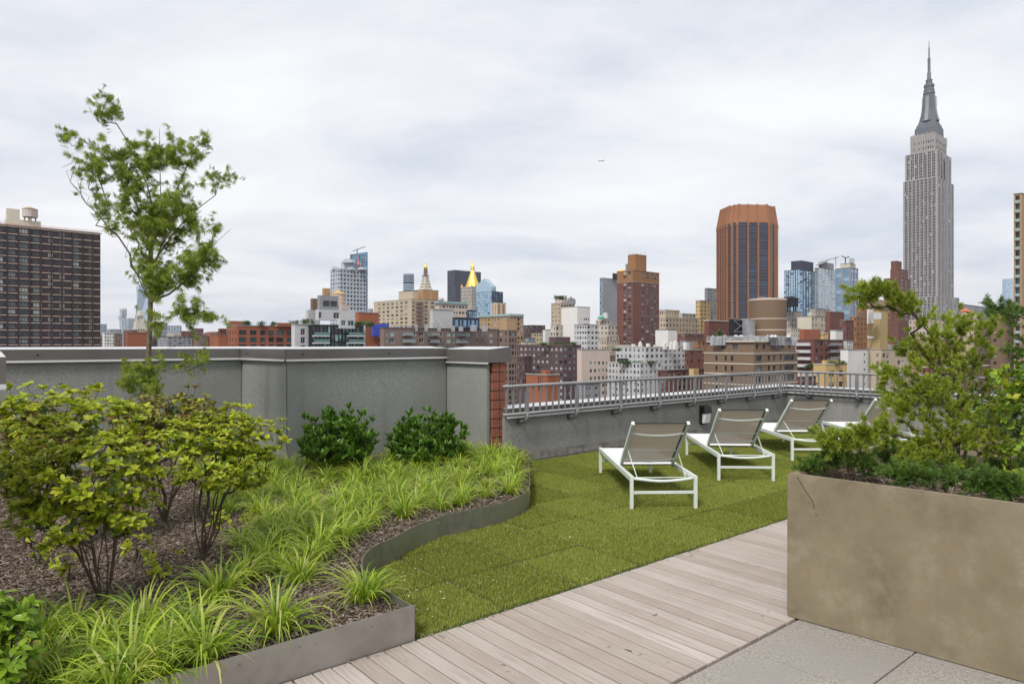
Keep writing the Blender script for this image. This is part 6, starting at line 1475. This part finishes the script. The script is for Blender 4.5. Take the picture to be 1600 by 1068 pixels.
def clump(p, s=1.0, label=None, v=None, group='grass clumps of the bed'):
    v = rnd.randrange(5) if v is None else v
    o = link('grass_clump', CL[v], None, loc=(p[0], p[1], SOIL - .02)); o.rotation_euler[2] = rnd.uniform(0, 6.28); o.scale = (s, s, s * rnd.uniform(.9, 1.12))
    if label is None:
        py = HY + (EYE - SOIL) / p[1] * F; px = 800 + p[0] / p[1] * F
        if py > 955: label, group = 'grass clump in the crowded row behind the grey steel strip', 'clumps in the front row of the bed'
        elif py > 820: label, group = 'grass clump between the forked lime shrub and the front corner', 'clumps behind the front corner of the bed'
        elif px > 700: label, group = 'grass clump at the narrow end of the bed below the brick pier', 'clumps at the narrow end of the bed'
        elif py < 735: label, group = 'grass clump at the foot of the dark shrubs and stucco wall', 'clumps along the stucco wall'
        else: label, group = 'grass clump in the dense middle of the bed beside the curved edging', 'clumps in the middle of the bed'
    tag(o, label, 'grass clump', group); return o
named = [(432, 985, 1.0, 'arching grass clump at the front corner of the bed, above the grey steel strip'), (568, 935, .92, 'full grass clump where the steel edging turns towards the lawn'), (342, 935, .95, 'upright grass clump just in front of the forked lime shrub'),
         (650, 790, .72, 'pale yellow-green clump alone on the mulch beside the curved edging'), (722, 778, .66, 'small yellowish clump on the mulch midway along the curved edging'), (795, 768, .8, 'rounded clump at the tip of the bed by the lawn'),
         (300, 985, .85, 'grass clump left of the front corner clump beside the steel strip')]
NP = []
for x, y, s, lab in named: p = at(x, y, SOIL); clump(p, s, lab, group=None); NP.append((p[0], p[1]))
front_row = [(60, 1010), (115, 990), (170, 1015), (225, 990), (265, 1025), (135, 1045), (70, 1060), (205, 1058), (20, 1000), (255, 1062), (320, 1030), (-20, 1040), (380, 905), (470, 905), (500, 860), (430, 860), (380, 850), (535, 845), (460, 820), (100, 1090), (180, 1090)]
for x, y in front_row: p = at(x, y, SOIL); clump(p, rnd.uniform(.7, .95)); NP.append((p[0], p[1]))
placed = list(NP); tries = 0
mulch_l = front + cs[1:]
cand = np.column_stack([rng.uniform(-3.6, .2, 9000), rng.uniform(4.4, 9.0, 9000)])
cand = cand[inside(cand, bed) & (dist_line(cand, mulch_l) > np.where(cand[:, 1] < 6.6, .32, .12))]
for q in cand.tolist():
    if len(placed) >= 190: break
    px_, py_2 = 800 + q[0] / q[1] * F, HY + (EYE - SOIL) / q[1] * F
    if px_ < 330 and py_2 > 745: continue
    if px_ < 395 and py_2 > 800: continue
    if 455 < px_ < 600 and py_2 < 722: continue
    if 600 < px_ < 740 and py_2 < 706: continue
    if px_ < 330 and q[1] < 5.6: continue
    if min((q[0] - a[0]) ** 2 + (q[1] - a[1]) ** 2 for a in placed) < .21 ** 2: continue
    clump(q, rnd.uniform(.58, .92), v=rnd.randrange(8)); placed.append(q)

# -- japanese maple
def maple():
    Y0 = 6.5; S = 2.225
    def z(px, py, dy=0.0): return np.array(atY(80 + px / S, 140 + py / S, Y0 + dy))
    base = np.array(at(229, 748, SOIL)); base = np.array([(228 - 800) / F * Y0, Y0, SOIL - .02])
    r = empty('maple_tree', tuple(base)); tag(r, 'slender fine-leaved maple tree rising above the parapet wall', 'tree')
    g = Grow(base)
    tr = g.chain([z(333, 1070), z(334, 1010), z(338, 940), z(341, 860), z(344, 800), z(345, 740), z(346, 690), z(346, 655)])
    n_at = lambda k: 1 + k
    limbs = [([(330, 690, .05), (312, 655, .1), (278, 615, .12), (270, 570, .1), (235, 515, .2), (200, 478, .25), (160, 440, .3), (130, 400, .3), (100, 355, .35), (66, 318, .4)], 5, 'bare'),
             ([(344, 600, -.05), (336, 520, -.1), (318, 450, -.12), (298, 400, -.15), (262, 335, -.2), (225, 280, -.25), (180, 225, -.3), (130, 185, -.35), (75, 145, -.35)], 7, ''),
             ([(349, 590, .05), (352, 500, .1), (354, 420, .1), (335, 330, .1), (305, 250, .1), (265, 180, .1), (225, 120, .15), (193, 55, .15)], 7, ''),
             ([(362, 600, .1), (395, 540, .2), (435, 485, .3), (475, 440, .3), (530, 400, .4), (570, 370, .4), (592, 300, .45)], 6, ''),
             ([(370, 725, -.1), (410, 712, -.2), (440, 690, -.25), (470, 660, -.3), (500, 630, -.35), (540, 590, -.4), (580, 535, -.4), (628, 485, -.45)], 5, ''),
             ([(356, 610, -.1), (385, 540, -.2), (415, 480, -.25), (432, 410, -.3), (445, 340, -.3), (475, 260, -.35), (515, 185, -.35)], 7, ''),
             ([(350, 560, 0), (366, 470, 0), (378, 390, .05), (384, 300, .05), (378, 220, .05), (368, 135, .1)], 7, ''),
             ([(278, 600, .2), (300, 540, .25), (285, 480, .3), (250, 440, .3), (200, 400, .3), (165, 300, .3), (150, 250, .3)], 5, ''),
             ([(360, 835, -.1), (400, 800, -.2), (450, 775, -.3), (500, 780, -.35), (545, 800, -.4)], 4, ''),
             ([(352, 1005, -.1), (380, 970, -.15), (420, 985, -.2), (470, 975, -.3), (530, 955, -.35)], 2, ''),
             ([(320, 1000, -.1), (285, 965, -.15), (245, 955, -.2)], 2, ''), ([(330, 1030, -.15), (310, 1020, -.25), (280, 1045, -.3)], 1, ''),
             ([(350, 690, -.15), (368, 660, -.25), (372, 690, -.3)], 6, '')]
    tips = []; gates = []
    for pts, at_, kind in limbs:
        i0 = n_at(at_); i = i0; path = [np.array(g.p[i0])]
        for k, (a, b, dy) in enumerate(pts): i = g.chain([z(a, b, dy) + rng.normal(0, .008, 3)], i); path.append(g.p[i])
        L = len(path)
        if kind == 'bare':
            for k in range(4, L):
                for _ in range(2): g.chain([path[k] + rng.normal(0, .05, 3) + [-.05, 0, .06], path[k] + rng.normal(0, .03, 3) + [-.06, 0, .15]], g.nearest(path[k]))
            path = path[3:6]
        m = int(22 * max(3, L) if kind != 'bare' else 22)
        if at_ == 4: m = 150
        if at_ == 2: m = 110 if len(pts) > 4 else 45
        if at_ == 1: m = 40
        for _ in range(m):
            t = rng.beta(1.9, 1.15) * (len(path) - 1.001); k = int(t); q = path[k] + (path[k + 1] - path[k]) * (t - k)
            rad = .21 * (1 - .3 * t / len(path)); o = rng.normal(0, 1, 3) * rad * np.array([.62, .62, .36]) + [0, 0, .05]; tips.append(q + o)
    tips = np.array(tips); tips = tips[np.argsort(np.linalg.norm(tips - np.array(g.p[6]), axis=1))]
    # clumped foliage: drop the tips that fall into gaps of a coarse noise
    h = np.sin(tips[:, 0] * 9 + 1) + np.sin(tips[:, 2] * 11 + 2) + np.sin(tips[:, 1] * 10 + tips[:, 0] * 5); tips = tips[h > -.35]
    zc_ = float(z(345, 640)[2]); keep = (tips[:, 2] > zc_) | (np.abs(tips[:, 0] - base[0]) > .16) | (tips[:, 2] < float(z(345, 960)[2])); tips = tips[keep]
    ids = [g.tip(q, 3, .10, .03, .04) for q in tips]
    V_, F_ = tubes(g.edges(.0017, .44, .032), 6); link('trunk', np_mesh('trunk', V_, F_, M_MAPLEBARK, smooth=True), r)
    # palmate leaf of seven narrow lobes
    v = []; f = []
    for k, a in enumerate((-1.25, -.75, -.35, 0, .35, .75, 1.25)):
        l = 1.0 - .30 * abs(a) ; c, s = math.cos(a), math.sin(a); o = len(v); w = .05
        for t, ww, zz in ((0, .02, 0), (.45, w, -.02), (1.0, .0, -.22)):
            for sg in (-1, 1): x, y = sg * ww, t * l; v.append((x * c + y * s, -x * s + y * c, zz * l))
        f += [(o, o + 1, o + 3, o + 2), (o + 2, o + 3, o + 5, o + 4)]
    pos = np.array([g.p[i] for i in ids]); nl = 6
    d = dirs_at(g, ids); d /= np.linalg.norm(d, axis=1, keepdims=True); d = d + np.array([0, 0, -.12])
    lf = rosettes(pos, d, nl, .074, (1.35, .35), (np.array(v), [f]), .42, .5, 2.4)
    link('crown', np_mesh('crown', lf[0], lf[1], M_MAPLE), r)
    for c in r.children: c.matrix_parent_inverse = Matrix.Translation(-r.location)
maple()

# -- junipers
def spray_template(n=15, seed=3, flat=.55):
    """a feathery juniper branchlet along +y"""
    g = np.random.default_rng(seed); v = []; f = []
    for k in range(n):
        t = (k + .5) / n; s = 1 if k % 2 else -1; a = .55 + .25 * g.random(); L = .42 * (1 - t * .6) * (.7 + .5 * g.random()); x0, y0, z0 = 0, t * .85, -.10 * t * t
        dx, dy, dz = s * math.sin(a) * L, math.cos(a) * L, g.normal(0, flat) * L; w = .028; o = len(v)
        v += [(x0, y0 - w, z0), (x0, y0 + w, z0), (x0 + dx * .6 + w * .2, y0 + dy * .6 + w, z0 + dz * .6), (x0 + dx * .6, y0 + dy * .6 - w, z0 + dz * .6), (x0 + dx, y0 + dy, z0 + dz)]
        f += [[o, o + 3, o + 2, o + 1], [o + 3, o + 4, o + 2, o + 2]]
    o = len(v); v += [(-.02, 0, 0), (.02, 0, 0), (.008, 1, -.1), (-.008, 1, -.1)]; f.append([o, o + 1, o + 2, o + 3])
    q = [x for x in f if len(set(x)) == 4]; t = [x[:3] for x in f if len(set(x)) == 3]
    return np.array(v), [q, t]
SPR = [spray_template(15, k) for k in (3, 4)]
def juniper(name, label, base, limbs, per, size, mt, spreadr=.10, bark=M_BARKD, rt=.0016, upb=.35, cat='juniper', ns=6, dens=None, ex=.44):
    r = empty(name, base); tag(r, label, cat); g = Grow(base); tips = []; td = []
    for pts, m in limbs:
        i = 0; path = [np.array(base, float)]
        st = g.nearest(np.array(pts[0])) if len(g.p) > 1 and np.linalg.norm(np.array(pts[0]) - np.array(base)) > .25 else 0
        i = st; path = [g.p[st]]
        for q in pts: i = g.chain([np.array(q, float)], i); path.append(g.p[i])
        for _ in range(int(per * m)):
            t = (rng.random() ** .7) * (len(path) - 1.001) if m < 1.5 else (rng.beta(2.2, 1.0)) * (len(path) - 1.001)
            if t < .45: continue
            k = int(t); e = path[k + 1] - path[k]; q = path[k] + e * (t - k); e = e / np.linalg.norm(e); o = rng.normal(0, 1, 3) * spreadr * np.array([1, 1, .75]) ; tips.append(q + o + e * .05); td.append(e * .8 + o / spreadr * .45 + np.array([0, 0, upb]))
    tips = np.array(tips); td = np.array(td); od = np.argsort(np.linalg.norm(tips - np.array(base), axis=1)); tips, td = tips[od], td[od]
    ids = [g.tip(q, 2, .06, .02) for q in tips]
    V_, F_ = tubes(g.edges(rt, ex, .035)); link('stems', np_mesh('stems', V_, F_, bark, smooth=True), r)
    N = len(tips); pos = np.repeat(tips, ns, 0); d = np.repeat(td / np.linalg.norm(td, axis=1, keepdims=True), ns, 0) + rng.normal(0, .42, (N * ns, 3)); sz = size * rng.uniform(.6, 1.25, N * ns)
    d = d / np.linalg.norm(d, axis=1, keepdims=True)
    parts = []
    half = N * ns // 2
    for tm, sl in zip(SPR, (slice(0, half), slice(half, None))):
        parts.append(inst(tm[0], tm[1], frames(d[sl], roll=rng.uniform(0, 6.28, len(d[sl]))) * sz[sl, None, None], pos[sl] - d[sl] * sz[sl, None] * .35))
    V_, F_ = merge(parts); q4 = np.vstack([x for x in F_ if x.shape[1] == 4]); t3 = np.vstack([x for x in F_ if x.shape[1] == 3])
    link('foliage', np_mesh('foliage', V_, [q4, t3], mt), r)
    for c in r.children: c.matrix_parent_inverse = Matrix.Translation(-r.location)
    return r
def J(x, y, Y): return atY(x, y, Y)
B0 = J(1498, 728, 4.45); B0 = (B0[0], B0[1], .765)
main_limbs = [([J(1492, 690, 4.5), J(1487, 650, 4.5), J(1478, 600, 4.5), J(1468, 560, 4.5), J(1455, 525, 4.5), J(1430, 490, 4.5), J(1400, 468, 4.45), J(1372, 456, 4.45), J(1352, 458, 4.45)], 2.1),
    ([J(1478, 640, 4.4), J(1455, 610, 4.35), J(1425, 585, 4.3), J(1395, 580, 4.3), ], .7), ([J(1470, 570, 4.5), J(1440, 555, 4.5), J(1420, 540, 4.55)], .6), ([J(1460, 545, 4.55), J(1480, 510, 4.6), J(1500, 505, 4.6)], .5),
    ([J(1500, 650, 4.5), J(1510, 610, 4.5), J(1522, 570, 4.5), J(1540, 530, 4.5), J(1552, 505, 4.5)], .8), ([J(1495, 640, 4.7), J(1500, 590, 4.7), J(1490, 550, 4.7), J(1505, 520, 4.7)], .7),
    ([J(1480, 680, 4.35), J(1450, 655, 4.25), J(1425, 645, 4.2), J(1412, 640, 4.2)], .7), ([J(1475, 700, 4.3), J(1440, 690, 4.2), J(1405, 680, 4.15), J(1370, 680, 4.1), J(1335, 682, 4.1), J(1300, 690, 4.1)], 1.6),
    ([J(1500, 690, 4.4), J(1470, 670, 4.2), J(1450, 690, 4.1), J(1430, 705, 4.05)], .9), ([J(1510, 700, 4.4), J(1530, 680, 4.3), J(1550, 690, 4.2), J(1565, 700, 4.2)], .9), ([J(1515, 690, 4.5), J(1545, 650, 4.5), J(1575, 630, 4.5), J(1600, 600, 4.4)], .8),
    ([J(1490, 660, 4.35), J(1470, 620, 4.25), J(1440, 610, 4.2)], .7), ([J(1505, 640, 4.6), J(1530, 610, 4.7), J(1550, 590, 4.8)], .5), ([J(1470, 600, 4.6), J(1430, 620, 4.7), J(1400, 610, 4.75)], .6), ([J(1485, 700, 4.2), J(1470, 715, 4.0), J(1445, 725, 3.95)], .6)]
juniper('juniper_shrub', 'yellow-green feathery juniper leaning out of the cracked planter', B0, main_limbs, 90, .062, M_JUN, .050, ns=9)
juniper('juniper_shrub', 'dark juniper branch reaching in from the picture edge', (4.15, 4.15, .765), [([J(1660, 640, 4.2), J(1655, 570, 4.2), J(1630, 520, 4.2), J(1605, 500, 4.2), J(1580, 488, 4.2), J(1560, 480, 4.2)], .9), ([J(1625, 515, 4.2), J(1605, 530, 4.15), J(1590, 545, 4.1)], .5)], 60, .065, M_JUND, .038, ns=6)
for i, (pts, per, mt, lab) in enumerate([([(1272, 726, 4.12), (1295, 722, 4.14), (1325, 722, 4.12), (1352, 726, 4.05)], 60, M_JUND, 'low dark juniper mat at the cracked corner of the planter'),
        ([(1410, 742, 3.78), (1440, 744, 3.72), (1480, 748, 3.66), (1525, 754, 3.56), (1545, 762, 3.5)], 80, M_JUND, 'low green juniper mat along the middle of the planter rim'),
        ([(1575, 762, 3.45), (1605, 766, 3.42), (1640, 768, 3.4)], 60, M_JUND, 'low juniper mat with rusty tips at the rim near the picture edge'),
        ([(1390, 715, 4.35), (1440, 722, 4.3), (1500, 735, 4.25), (1560, 728, 4.3), (1600, 725, 4.4)], 90, M_JUND, 'dark shaded juniper mat under the feathery juniper')]):
    q = [J(*p) for p in pts]; q = [(a, b, max(c, .79)) for a, b, c in q]; b0 = (q[len(q) // 2][0], q[len(q) // 2][1], .765)
    half = len(q) // 2
    juniper('juniper_mat', lab, b0, [(q[half:], 1.0), (q[:half][::-1] or q[:1], 1.0), ([(a, b, c + .02) for a, b, c in q], 1.0)], per, .055, mt, .032, ns=7, upb=.6, rt=.001)
shrub('leafy_shrub', 'bright leafy shrub reaching in from the picture edge', (3.62, 3.95, .765), [E(1600, 640, 4.0, 30, 50), E(1640, 600, 4.0, 50, 50), E(1590, 720, 3.9, 20, 30), E(1575, 590, 4.1, 16, 18)], 90, 25, .05, (M_BROADL, M_PIERIS), nl=7, stems=5)
# plants of the second planter
juniper('juniper_mat', 'dark green juniper mat spilling over the second planter', (4.35, 5.9, .76), [([J(1520, 672, 5.85), J(1545, 668, 5.8), J(1580, 672, 5.7), J(1620, 675, 5.6)], 1.2), ([J(1540, 655, 5.9), J(1575, 655, 5.8), J(1610, 660, 5.7)], 1.2)], 85, .08, M_JUND, .08, ns=7, upb=.4)
shrub('leafy_shrub', 'rounded green shrub growing in the second planter', (4.75, 5.75, .76), [E(1590, 620, 5.8, 45, 35), E(1640, 600, 5.8, 50, 50), E(1545, 640, 5.9, 30, 20)], 170, 60, .06, (M_DKGRN, M_DKGRN), nl=8, stems=6)

# ---------------------------------------------------------------- city air
hz = MB(); hz.box(-6500, 6500, -300, 7000, GROUND - 1, 470)
m = bpy.data.materials.new('haze_air'); m.use_nodes = True; t = m.node_tree
for n in list(t.nodes):
    if n.type == 'BSDF_PRINCIPLED': t.nodes.remove(n)
pv = t.nodes.new('ShaderNodeVolumePrincipled'); pv.inputs['Color'].default_value = (.80, .88, 1.0, 1); pv.inputs['Density'].default_value = 0.000065; pv.inputs['Anisotropy'].default_value = 0.0
t.links.new(pv.outputs[0], t.nodes['Material Output'].inputs['Volume'])
HAZE = hz.build('haze', m); tag(HAZE, 'thin bluish city haze between the terrace and the far towers', 'haze', kind='stuff')
